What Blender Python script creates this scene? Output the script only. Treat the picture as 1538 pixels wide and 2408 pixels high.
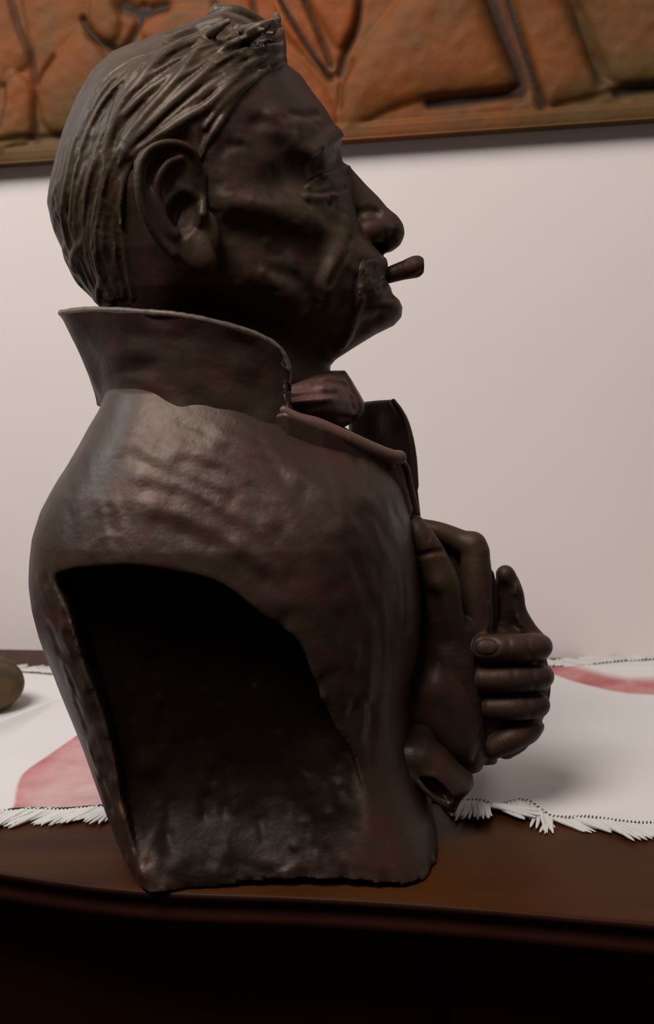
import bpy, math, random, time
import numpy as np
from mathutils import Matrix, Vector

T0 = time.time()
rnd = random.Random(7)
nr = np.random.RandomState(11)
for o in list(bpy.data.objects):
    bpy.data.objects.remove(o)
scn = bpy.context.scene
COL = scn.collection

# ------------------------------------------------------------------ camera
# modelling unit u: one unit = S metres; the bust's middle plane is y = 0
S = 0.00028
F = 2300.0            # focal length in pixels of a 1538x2408 frame
D = 2300.0            # camera distance to the bust's middle plane (u)
HZ = 942.0            # camera height above the table top (u)
CX, CY = 769.0, 1204.0
PITCH = math.atan(204.0 / 2300.0)
ROLL = math.radians(1.7)
CAM = np.array([0.0, -D, HZ])
r0 = np.array([1.0, 0, 0]); f0 = np.array([0, math.cos(PITCH), -math.sin(PITCH)])
u0 = np.array([0, math.sin(PITCH), math.cos(PITCH)])
Ri = math.cos(ROLL) * r0 - math.sin(ROLL) * u0
Ui = math.sin(ROLL) * r0 + math.cos(ROLL) * u0

cam_d = bpy.data.cameras.new('camera')
cam = bpy.data.objects.new('camera', cam_d); COL.objects.link(cam)
cam_d.sensor_fit = 'HORIZONTAL'; cam_d.sensor_width = 36.0
cam_d.lens = 36.0 * F / 1538.0
cam_d.clip_start = 0.01
M = Matrix(((Ri[0], Ui[0], -f0[0], CAM[0] * S), (Ri[1], Ui[1], -f0[1], CAM[1] * S),
            (Ri[2], Ui[2], -f0[2], CAM[2] * S), (0, 0, 0, 1)))
cam.matrix_world = M
cam_d.dof.use_dof = True; cam_d.dof.focus_distance = 0.60; cam_d.dof.aperture_fstop = 18
scn.camera = cam

# ------------------------------------------------------------------ light and exposure
scn.view_settings.view_transform = 'Standard'; scn.view_settings.look = 'None'
scn.view_settings.gamma = 1.0; scn.view_settings.use_curve_mapping = False
scn.view_settings.exposure = 0.0
w = bpy.data.worlds.new('world'); scn.world = w; w.use_nodes = True
bg = w.node_tree.nodes['Background']
bg.inputs['Color'].default_value = (0.9, 0.72, 0.66, 1); bg.inputs['Strength'].default_value = 0.075

def area(name, loc, target, size, power, color):
    l = bpy.data.lights.new(name, 'AREA'); l.shape = 'DISK'; l.size = size; l.energy = power; l.color = color
    o = bpy.data.objects.new(name, l); COL.objects.link(o); o.location = loc
    o.rotation_euler = (Vector(target) - Vector(loc)).to_track_quat('-Z', 'Y').to_euler()
    return o
area('ceiling_lamp_light', (-0.72, -0.88, 2.05), (0.1, 0.35, 0.2), 1.1, 54.0, (1.0, 0.93, 0.89))
area('added_fill_light', (1.1, -0.9, 2.1), (0.2, 0.2, 0.1), 1.5, 4.5, (1.0, 0.93, 0.89))  # added fill that softens the fist's shadow, no lamp known there
area('window_light', (-1.15, -0.02, 1.15), (-0.1, 0.0, 0.35), 0.4, 5.5, (0.84, 0.97, 1.0))

# ------------------------------------------------------------------ pixel helpers (authoring only)
def ray(px, py):
    px = np.asarray(px, float); py = np.asarray(py, float)
    d = f0 * F + (px - CX)[..., None] * Ri - (py - CY)[..., None] * Ui
    return d
def U(px, py, y):                       # the point on plane y
    d = ray(px, py); t = (np.asarray(y, float) - CAM[1]) / d[..., 1]
    return CAM + d * t[..., None]
def UZ(px, py, z=0.0):                  # the point on plane z
    d = ray(px, py); t = (z - CAM[2]) / d[..., 2]
    return CAM + d * t[..., None]
def proj(P):
    v = np.asarray(P, float) - CAM
    k = F / (v @ f0)
    return CX + (v @ Ri) * k, CY - (v @ Ui) * k
def Q(pts, y=0.0):                      # list of (px,py[,y]) -> points
    return np.array([U(p[0], p[1], p[2] if len(p) > 2 else y) for p in pts])

# ------------------------------------------------------------------ mesh helpers
def link(name, me, parent=None, mat=None):
    o = bpy.data.objects.new(name, me); COL.objects.link(o)
    if parent is not None: o.parent = parent
    if mat is not None:
        if not me.materials: me.materials.append(mat)
    return o
def mesh_np(name, V, Fq, smooth=True):
    V = np.asarray(V, np.float32) * S; Fq = np.asarray(Fq, np.int32)
    n = Fq.shape[1]
    me = bpy.data.meshes.new(name)
    me.vertices.add(len(V)); me.vertices.foreach_set('co', V.ravel())
    me.loops.add(Fq.size); me.loops.foreach_set('vertex_index', Fq.ravel())
    me.polygons.add(len(Fq)); me.polygons.foreach_set('loop_start', np.arange(0, Fq.size, n, dtype=np.int32))
    me.polygons.foreach_set('use_smooth', np.full(len(Fq), smooth))
    me.update(calc_edges=True)
    return me
def tag(o, label=None, cat=None, group=None, kind=None):
    if label: o['label'] = label
    if cat: o['category'] = cat
    if group: o['group'] = group
    if kind: o['kind'] = kind
    return o
def empty(name, loc=(0, 0, 0)):
    o = bpy.data.objects.new(name, None); COL.objects.link(o); o.location = loc; o.empty_display_size = 0.02
    return o
def spline(P, n, closed=False):
    P = np.asarray(P, float)
    if closed: A = np.vstack([P[-1:], P, P[:2]])
    else: A = np.vstack([2 * P[0] - P[1], P, 2 * P[-1] - P[-2]])
    m = len(A) - 3
    t = np.linspace(0, m, n, endpoint=not closed); i = np.minimum(t.astype(int), m - 1); f = (t - i)[:, None]
    p0, p1, p2, p3 = A[i], A[i + 1], A[i + 2], A[i + 3]
    return 0.5 * ((2 * p1) + (-p0 + p2) * f + (2 * p0 - 5 * p1 + 4 * p2 - p3) * f ** 2 + (-p0 + 3 * p1 - 3 * p2 + p3) * f ** 3)

def polyd(X, Y, P):                     # signed distance to closed polygon, negative inside
    P = np.asarray(P, np.float32); best = np.full(X.shape, 1e9, np.float32); ins = np.zeros(X.shape, bool)
    for i in range(len(P)):
        a = P[i]; b = P[(i + 1) % len(P)]; e = b - a; L = float(e @ e) + 1e-9
        t = np.clip(((X - a[0]) * e[0] + (Y - a[1]) * e[1]) / L, 0, 1)
        d = (X - a[0] - t * e[0]) ** 2 + (Y - a[1] - t * e[1]) ** 2
        np.minimum(best, d, out=best)
        if a[1] != b[1]:
            c = ((a[1] > Y) != (b[1] > Y)) & (X < (b[0] - a[0]) * (Y - a[1]) / (b[1] - a[1]) + a[0])
            ins ^= c
    best = np.sqrt(best)
    return np.where(ins, -best, best)
def pld(X, Y, P):
    best = np.full(X.shape, 1e9, np.float32)
    for a, b in zip(P[:-1], P[1:]):
        a = np.asarray(a, float); b = np.asarray(b, float); e = b - a; L = e @ e + 1e-9
        t = np.clip(((X - a[0]) * e[0] + (Y - a[1]) * e[1]) / L, 0, 1)
        np.minimum(best, (X - a[0] - t * e[0]) ** 2 + (Y - a[1] - t * e[1]) ** 2, out=best)
    return np.sqrt(best)
def blur2(A, r, n=3):
    r = max(1, int(r))
    for _ in range(n):
        for ax in (0, 1):
            B = np.pad(A, [(r + 1, r) if k == ax else (0, 0) for k in (0, 1)], mode='edge')
            c = np.cumsum(B, axis=ax, dtype=np.float64)
            A = ((np.take(c, range(2 * r + 1, c.shape[ax]), axis=ax) - np.take(c, range(0, c.shape[ax] - 2 * r - 1), axis=ax)) / (2 * r + 1)).astype(np.float32)
    return A

# ------------------------------------------------------------------ a small signed distance sculpting volume
class Vol:
    def __init__(s, lo, hi, h):
        s.h = h; s.lo = np.array(lo, float); n = np.ceil((np.array(hi) - s.lo) / h).astype(int) + 1
        s.n = n; s.ax = [(s.lo[k] + h * np.arange(n[k])).astype(np.float32) for k in range(3)]
        s.f = np.full(n, 60.0, np.float32); s.mx = False
    def box(s, lo, hi):
        i0 = np.clip(np.floor((np.array(lo) - s.lo) / s.h).astype(int), 0, s.n - 1)
        i1 = np.clip(np.ceil((np.array(hi) - s.lo) / s.h).astype(int) + 1, 1, s.n)
        sl = tuple(slice(int(i0[k]), int(max(i1[k], i0[k] + 1))) for k in range(3))
        x, y, z = s.ax[0][sl[0]], s.ax[1][sl[1]], s.ax[2][sl[2]]
        return sl, x[:, None, None], y[None, :, None], z[None, None, :]
    def join(s, sl, d, k=0.0):
        a = s.f[sl]
        if k > 0:
            hh = np.maximum(k - np.abs(a - d), 0) / k
            s.f[sl] = np.minimum(a, d) - hh * hh * k * 0.25
        else: s.f[sl] = np.minimum(a, d)
    def cut(s, sl, d, k=0.0):
        a = s.f[sl]; b = -d
        if k > 0:
            hh = np.maximum(k - np.abs(a - b), 0) / k
            s.f[sl] = np.maximum(a, b) + hh * hh * k * 0.25
        else: s.f[sl] = np.maximum(a, b)
    def seg_d(s, P, R, pad):
        P = np.asarray(P, float); R = np.atleast_1d(np.asarray(R, float)); R = np.interp(np.linspace(0, 1, len(P)), np.linspace(0, 1, len(R)), R) if len(R) > 1 else np.full(len(P), R[0]); rm = R.max() + pad
        sl, x, y, z = s.box(P.min(0) - rm, P.max(0) + rm)
        d = np.full((x.size, y.size, z.size), 1e3, np.float32)
        for i in range(len(P) - 1):
            a, b = P[i], P[i + 1]; e = b - a; L = float(e @ e) + 1e-9; rr = max(R[i], R[i + 1]) + pad
            lo = np.minimum(a, b) - rr; hi = np.maximum(a, b) + rr
            ix = [slice(int(np.searchsorted(q.ravel(), lo[k])), int(np.searchsorted(q.ravel(), hi[k]))) for k, q in enumerate((x, y, z))]
            xx = x[ix[0]] - a[0]; yy = y[:, ix[1]] - a[1]; zz = z[:, :, ix[2]] - a[2]
            if 0 in (xx.size, yy.size, zz.size): continue
            t = np.clip((xx * e[0] + yy * e[1] + zz * e[2]) / L, 0, 1)
            q = np.sqrt((xx - t * e[0]) ** 2 + (yy - t * e[1]) ** 2 + (zz - t * e[2]) ** 2) - (R[i] + t * (R[i + 1] - R[i]))
            v = d[tuple(ix)]; np.minimum(v, q, out=v)
        return sl, d
    def tube(s, P, R, k=8.0, mirror=False):
        sl, d = s.seg_d(P, R, k + 3 * s.h); s.join(sl, d, k)
        if mirror: s.tube(np.asarray(P) * [1, -1, 1], R, k)
    def cuttube(s, P, R, k=8.0, mirror=False):
        sl, d = s.seg_d(P, R, k + 3 * s.h); s.cut(sl, d, k)
        if mirror: s.cuttube(np.asarray(P) * [1, -1, 1], R, k)
    def brush(s, P, r, amp, mirror=False):   # + raises, - carves
        P = np.atleast_2d(np.asarray(P, float))
        if len(P) == 1: P = np.vstack([P, P + 0.01])
        sl, d = s.seg_d(P, 0.0, 2.3 * r)
        s.f[sl] -= amp * np.exp(-(d / r) ** 2) * (d < 2.3 * r)
        if mirror: s.brush(P * [1, -1, 1], r, amp)
    def ell(s, c, r, rot=None, k=8.0, cut=False, mirror=False):
        c = np.asarray(c, float); r = np.asarray(r, float); m = r.max() + k + 3 * s.h
        sl, x, y, z = s.box(c - m, c + m); x = x - c[0]; y = y - c[1]; z = z - c[2]
        if rot is not None:
            Rm = np.array(Matrix.Rotation(rot[1], 3, rot[0]))
            x, y, z = [Rm[0, j] * x + Rm[1, j] * y + Rm[2, j] * z for j in range(3)]
        k0 = np.sqrt((x / r[0]) ** 2 + (y / r[1]) ** 2 + (z / r[2]) ** 2)
        k1 = np.sqrt((x / r[0] ** 2) ** 2 + (y / r[1] ** 2) ** 2 + (z / r[2] ** 2) ** 2) + 1e-6
        d = k0 * (k0 - 1) / k1
        (s.cut if cut else s.join)(sl, d, k)
        if mirror: s.ell(c * [1, -1, 1], r, None if rot is None else (rot[0], -rot[1]), k, cut)
    def plane_px(s, y0=0.0, sl=None):
        x, z = s.ax[0], s.ax[2]
        if sl is not None: x, z = x[sl[0]], z[sl[2]]
        X, Z = np.meshgrid(x, z, indexing='ij')
        px, py = proj(np.stack([X, np.full_like(X, y0), Z], -1))
        return px.astype(np.float32), py.astype(np.float32), (D + y0) / F
    def polyfield(s, poly, y0, sl=None, smooth=0):
        px, py, sc = s.plane_px(y0, sl)
        d = polyd(px, py, poly) * sc
        if smooth:
            b = blur2(d, smooth / s.h)
            wgt = np.clip(-d / (2.5 * smooth), 0, 1); d = d * (1 - wgt) + b * wgt
        return d, px, py
    def inflate(s, poly, y0, W, R, k=0.0, smooth=0, n=2.0, yc=None):
        """blow the side outline up to half width W with a rounded margin R"""
        P3 = Q(poly, y0); m = 40
        wm = 700
        sl, x, y, z = s.box([P3[:, 0].min() - m, y0 - wm, P3[:, 2].min() - m], [P3[:, 0].max() + m, y0 + wm, P3[:, 2].max() + m])
        d2, px, py = s.polyfield(poly, y0, sl, smooth)
        Wv = (W(px, py) if callable(W) else np.full_like(px, W)).astype(np.float32)
        Rv = (R(px, py) if callable(R) else np.full_like(px, R)).astype(np.float32)
        a = (Rv - np.minimum(-d2, Rv)) / Rv
        Yc = y0 if yc is None else yc(px, py).astype(np.float32)[:, None, :]
        b = np.abs(y - Yc) / Wv[:, None, :]
        a = a[:, None, :]
        if n == 2.0:
            ln = np.sqrt(a * a + b * b) + 1e-5
            g = np.sqrt((a / Rv[:, None, :]) ** 2 + (b / Wv[:, None, :]) ** 2) + 1e-6
            q = (ln - 1) * ln / g
        else:
            an = a ** n; bn = b ** n
            ln = (an + bn) ** (1 / n) + 1e-5
            c = ln ** (1 - n)
            g = np.sqrt((c * a ** (n - 1) / Rv[:, None, :]) ** 2 + (c * b ** (n - 1) / Wv[:, None, :]) ** 2) + 1e-4
            q = (ln - 1) / g
        s.join(sl, np.clip(q, -80, 80), k)
    def hit(s, px, py, y0=None, y1=None):
        """first surface point along the camera ray"""
        px = np.atleast_1d(np.asarray(px, float)); py = np.atleast_1d(np.asarray(py, float)); d = ray(px, py); d = d / d[:, 1:2]
        ys = np.arange(s.ax[1][0] if y0 is None else y0, s.ax[1][-1] if y1 is None else y1, s.h * 0.7)
        P = CAM + d[:, None, :] * (ys - CAM[1])[None, :, None]
        I = np.round((P - s.lo) / s.h).astype(int)
        ok = np.all((I >= 0) & (I < s.n), -1); I = np.clip(I, 0, s.n - 1)
        v = np.where(ok, s.f[I[..., 0], I[..., 1], I[..., 2]], 99.0)
        ins = v < 0; j = np.where(ins.any(1), ins.argmax(1), np.where(True, v.argmin(1), 0))
        return P[np.arange(len(px)), j]
    def on(s, pts, n=None):
        P = np.array(pts, float)[:, :2]
        if n: P = spline(P, n)
        H = s.hit(P[:, 0], P[:, 1])
        if len(H) > 4:
            K = H.copy()
            for i in range(1, len(H) - 1): K[i, 1] = np.median(H[max(0, i - 1):i + 2, 1])
            H = CAM + (H - CAM) * ((K[:, 1] - CAM[1]) / (H[:, 1] - CAM[1]))[:, None]
        return H
    def mesh(s):
        f = s.f
        f[0] = f[-1] = 5; f[:, 0] = f[:, -1] = 5; f[:, :, 0] = f[:, :, -1] = 5
        ins = f < 0
        nx, ny, nz = [n - 1 for n in f.shape]
        cnt = np.zeros((nx, ny, nz), np.uint8)
        for dx in (0, 1):
            for dy in (0, 1):
                for dz in (0, 1): cnt += ins[dx:dx + nx, dy:dy + ny, dz:dz + nz]
        C = np.argwhere((cnt > 0) & (cnt < 8))
        idx = np.full((nx, ny, nz), -1, np.int32); idx[C[:, 0], C[:, 1], C[:, 2]] = np.arange(len(C))
        acc = np.zeros((len(C), 3)); num = np.zeros(len(C))
        cv = {}
        for c in range(8):
            o = (c & 1, c >> 1 & 1, c >> 2 & 1); cv[o] = f[C[:, 0] + o[0], C[:, 1] + o[1], C[:, 2] + o[2]]
        for o in cv:
            for k in range(3):
                if o[k]: continue
                p = list(o); p[k] = 1; a = cv[o]; b = cv[tuple(p)]
                m = (a < 0) != (b < 0); t = np.where(m, a / np.where(m, a - b, 1), 0)
                q = np.array(o, float)[None].repeat(len(C), 0); q[:, k] += t
                acc += q * m[:, None]; num += m
        V = s.lo + s.h * (C + acc / num[:, None])
        Fs = []
        for k in range(3):
            a = [slice(None)] * 3; b = [slice(None)] * 3; a[k] = slice(0, -1); b[k] = slice(1, None)
            A = ins[tuple(a)]; B = ins[tuple(b)]; e = np.argwhere(A != B); sg = A[e[:, 0], e[:, 1], e[:, 2]]
            i, j = [(1, 2), (2, 0), (0, 1)][k]
            ok = (e[:, i] > 0) & (e[:, j] > 0) & (e[:, i] < f.shape[i] - 1) & (e[:, j] < f.shape[j] - 1); e = e[ok]; sg = sg[ok]
            def g(di, dj):
                q = e.copy(); q[:, i] -= di; q[:, j] -= dj; return idx[q[:, 0], q[:, 1], q[:, 2]]
            q4 = np.stack([g(1, 1), g(0, 1), g(0, 0), g(1, 0)], 1)
            q4[~sg] = q4[~sg][:, ::-1]; Fs.append(q4)
        return V, np.vstack(Fs)
    def build(s, name, mat, parent, smooth_iter=0):
        V, Fq = s.mesh()
        o = link(name, mesh_np(name, V, Fq), parent, mat)
        print('%-22s %7d quads  %.1fs' % (name, len(Fq), time.time() - T0))
        return o

def lerpf(xs, ys):
    xs = np.array(xs, float); ys = np.array(ys, float)
    return lambda v: np.interp(v, xs, ys)

# ------------------------------------------------------------------ materials
def mat_new(name):
    m = bpy.data.materials.new(name); m.use_nodes = True; nt = m.node_tree
    return m, nt, nt.nodes['Principled BSDF']
def nd(nt, t, **kw):
    n = nt.nodes.new(t)
    for k, v in kw.items():
        if k in n.inputs: n.inputs[k].default_value = v
        else: setattr(n, k, v)
    return n
def ramp(nt, fac, stops):
    r = nt.nodes.new('ShaderNodeValToRGB'); e = r.color_ramp.elements
    while len(e) < len(stops): e.new(0.5)
    for i, (p, c) in enumerate(stops): e[i].position = p; e[i].color = (*c, 1) if len(c) == 3 else c
    nt.links.new(fac, r.inputs['Fac']); return r
def mixc(nt, fac, a, b, mode='MIX'):
    n = nt.nodes.new('ShaderNodeMix'); n.data_type = 'RGBA'; n.blend_type = mode
    for s_, v in ((0, fac), (6, a), (7, b)):
        if hasattr(v, 'links'): nt.links.new(v, n.inputs[s_])
        else: n.inputs[s_].default_value = v if not isinstance(v, tuple) else (*v, 1)
    return n.outputs[2]
def mathn(nt, op, a, b=0.0, clamp=False):
    n = nt.nodes.new('ShaderNodeMath'); n.operation = op; n.use_clamp = clamp
    for i, v in enumerate((a, b)):
        if hasattr(v, 'links'): nt.links.new(v, n.inputs[i])
        else: n.inputs[i].default_value = v
    return n.outputs[0]

def bronze(name, base=(0.025, 0.0125, 0.0078), olive=(0.034, 0.0215, 0.0105), red=(0.040, 0.0140, 0.0098), worn_lit=(0.12, 0.085, 0.055), rough=0.5, wear_lit=0.5, spec=0.3, cut_shade=False):
    m, nt, b = mat_new(name)
    tc = nd(nt, 'ShaderNodeTexCoord'); L = nt.links.new
    n1 = nd(nt, 'ShaderNodeTexNoise', Scale=14.0, Detail=4.0); n2 = nd(nt, 'ShaderNodeTexNoise', Scale=55.0, Detail=5.0); n3 = nd(nt, 'ShaderNodeTexNoise', Scale=260.0, Detail=4.0)
    for n in (n1, n2, n3): L(tc.outputs['Object'], n.inputs['Vector'])
    c = mixc(nt, ramp(nt, n1.outputs['Fac'], [(0.42, (0, 0, 0)), (0.62, (1, 1, 1))]).outputs['Color'], base, olive)
    c = mixc(nt, ramp(nt, n2.outputs['Fac'], [(0.52, (0, 0, 0)), (0.68, (1, 1, 1))]).outputs['Color'], c, red)
    ge = nd(nt, 'ShaderNodeNewGeometry')
    e = ramp(nt, ge.outputs['Pointiness'], [(0.515, (0, 0, 0)), (0.575, (1, 1, 1))])
    ef = mathn(nt, 'MULTIPLY', e.outputs['Color'], mathn(nt, 'MULTIPLY', n3.outputs['Fac'], wear_lit * 1.6), True)  # raised edges painted lighter, for wear and for edge highlights
    c = mixc(nt, ef, c, worn_lit)
    if cut_shade:
        at = nd(nt, 'ShaderNodeAttribute', attribute_name='cut_shade')
        dk = mixc(nt, n1.outputs['Fac'], (0.0045, 0.0022, 0.0018), (0.008, 0.0042, 0.003))  # shade of the arm cut, mixed into the colour by mask
        dk = mixc(nt, mathn(nt, 'MULTIPLY', ef, 0.15), dk, worn_lit)
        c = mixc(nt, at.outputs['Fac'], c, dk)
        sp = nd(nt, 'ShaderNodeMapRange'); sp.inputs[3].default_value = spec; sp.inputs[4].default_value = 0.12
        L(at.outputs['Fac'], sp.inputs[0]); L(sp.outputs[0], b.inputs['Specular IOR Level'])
    L(c, b.inputs['Base Color'])
    b.inputs['Metallic'].default_value = 0.0; b.inputs['Specular IOR Level'].default_value = spec; b.inputs['Specular Tint'].default_value = (1.0, 0.80, 0.68, 1)
    rr = nd(nt, 'ShaderNodeMapRange'); rr.inputs[3].default_value = rough - 0.08; rr.inputs[4].default_value = rough + 0.14
    L(n2.outputs['Fac'], rr.inputs[0]); L(rr.outputs[0], b.inputs['Roughness'])
    bp = nd(nt, 'ShaderNodeBump', Strength=0.55, Distance=0.0012)
    mm = mathn(nt, 'ADD', mathn(nt, 'MULTIPLY', n2.outputs['Fac'], 1.2), mathn(nt, 'MULTIPLY', n3.outputs['Fac'], 0.3))
    L(mm, bp.inputs['Height']); L(bp.outputs[0], b.inputs['Normal'])
    return m
BR = bronze('dark_bronze')
BR_HAIR = bronze('hair_bronze', base=(0.029, 0.0160, 0.0090), olive=(0.042, 0.028, 0.0145), red=(0.036, 0.014, 0.009), worn_lit=(0.22, 0.18, 0.13), rough=0.42, wear_lit=0.8)
BR_COAT = bronze('coat_bronze', base=(0.023, 0.0108, 0.0074), olive=(0.027, 0.0165, 0.0095), red=(0.036, 0.0115, 0.0085), rough=0.42, wear_lit=0.35, spec=0.4)
BR_TORSO = bronze('torso_bronze', base=(0.023, 0.0108, 0.0074), olive=(0.027, 0.0165, 0.0095), red=(0.036, 0.0115, 0.0085), rough=0.42, wear_lit=0.35, spec=0.4, cut_shade=True)
BR_PINK = bronze('lit_pink_bronze', base=(0.10, 0.05, 0.042), olive=(0.095, 0.058, 0.042), red=(0.12, 0.05, 0.046), worn_lit=(0.2, 0.14, 0.11), rough=0.45, wear_lit=0.6)  # lapel edge and neckerchief: caught light painted in as lighter pink
BR_RIM = bronze('rim_highlight_bronze', base=(0.035, 0.022, 0.016), olive=(0.05, 0.038, 0.028), red=(0.04, 0.018, 0.015), worn_lit=(0.16, 0.13, 0.105), rough=0.38, wear_lit=0.8)  # lighter tone that paints in the collar rim's highlight

bust = empty('bronze_bust', (0, 0, 0))
tag(bust, 'dark bronze portrait bust of a man in profile with upturned collar and cigar stub', 'sculpture')

# ================================================================== HEAD
def Wface(px, py):
    base = np.interp(py, [30, 90, 160, 260, 380, 500, 620, 700, 780, 860, 960], [150, 190, 225, 250, 258, 252, 232, 208, 172, 160, 165])
    fr = np.interp(px, [560, 700, 800, 900], [1.0, 0.93, 0.85, 0.7])
    return base * fr
HP = [(330, 118), (400, 98), (500, 80), (590, 85), (650, 120), (682, 165), (712, 188), (738, 226), (770, 268), (792, 308), (800, 335), (803, 370), (810, 400),
      (826, 440), (842, 500), (862, 560), (890, 590), (903, 606), (908, 632), (903, 650), (912, 668), (919, 680), (923, 694), (938, 707), (946, 724), (944, 746), (927, 765), (884, 786), (838, 814),
      (790, 845), (777, 860), (776, 885), (780, 960), (600, 1000), (400, 980), (260, 960), (262, 860), (262, 780), (245, 728), (222, 690), (185, 645), (164, 590), (142, 545), (129, 490), (143, 410), (168, 330), (196, 255), (228, 190), (276, 142)]
hd = Vol([-680, -300, 960], [215, 300, 1930], 3.3)
hd.inflate(HP, 0.0, Wface, lambda px, py: np.interp(py, [0, 560, 700, 860], [270, 260, 200, 165]) * np.interp(px, [500, 800, 900], [1, .85, .5]), smooth=22)
hd.f[:, :, :] = hd.f
# jaw undercut on both sides: neck narrower than the jaw, behind the chin
for mir in (False, True):
    pass
nose = [(812, 388), (822, 392), (836, 408), (862, 437), (891, 466), (910, 489), (931, 508), (944, 530), (948, 550), (939, 574), (921, 590), (903, 596), (880, 592), (850, 560), (820, 500), (795, 430)]
hd.inflate(nose, 0.0, lambda px, py: np.interp(py, [380, 440, 500, 545, 590], [30, 36, 44, 52, 40]), 26, k=14)
def N(px, py, y): return U(px, py, y)
hd.ell(N(868, 547, -46), (38, 25, 29), ('Y', -0.12), k=7, mirror=True)      # nostril wings
hd.ell(N(912, 546, 0), (36, 38, 38), None, k=12)                             # tip
hd.ell(N(880, 585, -34), (36, 26, 15), ('Y', 0.06), k=7, cut=True, mirror=True)
hd.brush(Q([(836, 515, -46), (846, 500, -46), (866, 495, -46), (885, 500, -44)]), 9, -7, True)
hd.brush(Q([(838, 575, -52), (834, 550, -54), (836, 520, -50)]), 9, -8, True)
# brow, socket, eye
hd.brush(hd.on([(600, 300), (640, 345), (690, 385), (725, 410)], 12), 30, -9, True)
hd.brush(hd.on([(655, 425), (700, 412), (735, 405)], 10), 34, -24, True)
hd.brush(hd.on([(745, 405), (775, 398), (800, 385)], 8), 20, -15, True)
hd.brush(hd.on([(640, 275), (665, 315), (690, 350), (712, 364)], 12), 17, 11, True)
hd.brush(hd.on([(700, 300), (710, 340), (722, 358)], 8), 20, 13, True)
hd.brush(hd.on([(728, 362), (752, 345), (775, 325), (795, 315)], 12), 15, 17, True)
hd.brush(hd.on([(690, 268), (720, 272), (748, 268)], 8), 9, -7, True)
hd.brush(hd.on([(600, 290), (625, 285), (655, 300), (668, 340)], 10), 13, -5, True)
for i in range(9):
    a = 726 + i * 9; hd.brush(hd.on([(a, 372 - i * 5), (a + 14, 352 - i * 5)], 4), 4.5, 5, True)
eye = hd.on([(772, 428)])[0]
hd.ell(eye + [-14, 24, 0], (32, 30, 24), None, k=6, mirror=True)
hd.tube(hd.on([(722, 440), (748, 420), (785, 408), (818, 396)], 10) + [0, 2, 0], 8, 6, True)   # upper lid
hd.brush(hd.on([(730, 455), (760, 452), (795, 448), (812, 440)], 10), 6, -8, True)
hd.brush(hd.on([(722, 462), (752, 466), (785, 462)], 8), 9, 8, True)
hd.brush(hd.on([(782, 463), (778, 478)], 3), 8, -9, True)
hd.brush(hd.on([(640, 400), (660, 440), (690, 462), (725, 480)], 8), 10, -5, True)
# cheek bone and hollow
hd.brush(hd.on([(545, 482), (600, 490), (650, 505), (700, 522), (738, 535)], 14), 26, 15, True)
hd.brush(hd.on([(600, 480), (660, 480), (715, 495)], 8), 30, 7, True)
hd.brush(hd.on([(560, 535), (620, 560), (690, 580), (730, 600)], 14), 34, -17, True)
hd.brush(hd.on([(640, 530), (690, 552), (738, 562)], 10), 12, -8, True)
hd.brush(hd.on([(746, 545), (752, 600), (748, 660), (742, 710)], 12), 18, -9, True)
hd.brush(hd.on([(812, 530), (806, 570), (796, 610), (775, 650), (768, 700)], 14), 20, 11, True)
hd.brush(hd.on([(826, 560), (815, 600), (792, 640), (778, 670)], 12), 7, -10, True)
hd.brush(hd.on([(628, 568)]), 9, 13)
hd.brush(hd.on([(626, 548), (618, 530)], 3), 10, 4)
# jowl, mouth corner, jaw
hd.brush(hd.on([(590, 650), (640, 665), (680, 690), (700, 715)], 10), 24, 12, True)
hd.brush(hd.on([(620, 640), (655, 668), (672, 700)], 8), 10, 6, True)
hd.brush(hd.on([(640, 640), (690, 655), (720, 680)], 8), 16, -7, True)
hd.brush(hd.on([(838, 655), (836, 690), (828, 730)], 8), 9, -8, True)
hd.brush(hd.on([(848, 700), (832, 745), (826, 775), (805, 812)], 10), 12, 9, True)
hd.brush(hd.on([(852, 775), (860, 760), (885, 752)], 8), 20, -8, True)
hd.brush(hd.on([(905, 672), (880, 684), (856, 690)], 8), 7, -12, True)
hd.brush(hd.on([(918, 690), (890, 700), (866, 706)], 8), 12, -6, True)
# under the jaw: carve the neck in
for y_, a_ in ((-190, 30), (-150, 24)):
    hd.brush(Q([(470, 740, y_), (560, 770, y_), (660, 800, y_ + 20), (740, 830, y_ + 50)]), 44, -a_, True)
hd.brush(hd.on([(560, 800), (600, 860), (640, 900)], 6), 20, 8, True)
# irregular modelling marks of the clay
for i in range(150):
    px = rnd.uniform(470, 900); py = rnd.uniform(190, 800)
    if polyd(np.array([[px]]), np.array([[py]]), HP)[0, 0] > -25: continue
    a = rnd.uniform(0, 3.14); l = rnd.uniform(8, 30)
    hd.brush(hd.on([(px, py), (px + l * math.cos(a), py + l * math.sin(a))], 4), rnd.uniform(7, 15), rnd.uniform(-3.2, 3.2), True)
# moustache, both sides of the mouth, part of the same body but its own piece
mo = Vol([0, -210, 1170], [190, 210, 1440], 2.4)
for i in range(20):
    t = i / 19.0
    x0 = 850 + 54 * t; y0_ = 604 - 4 * t; x1 = x0 - 16 + 18 * t; y1 = 690 + 8 * math.sin(t * 9) - 46 * t
    P = hd.on([(x0, y0_ + 4), ((x0 + x1) / 2 + 2, (y0_ + y1) / 2), (x1, y1)], 7)
    mo.tube(P + [0, 2.5, 0], np.array([1, 4.5, 5.5, 5.5, 5, 4, 1]) * rnd.uniform(.85, 1.25), 4, True)
for i in range(9):
    P = hd.on([(852 + i * 3, 655 + i), (846 + i * 3, 690 - i * 2)], 4); mo.tube(P, 4, 3, True)
HEAD_F = hd.f.copy()
head = hd.build('head', BR, bust)
mo.build('moustache', BR, bust)

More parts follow.
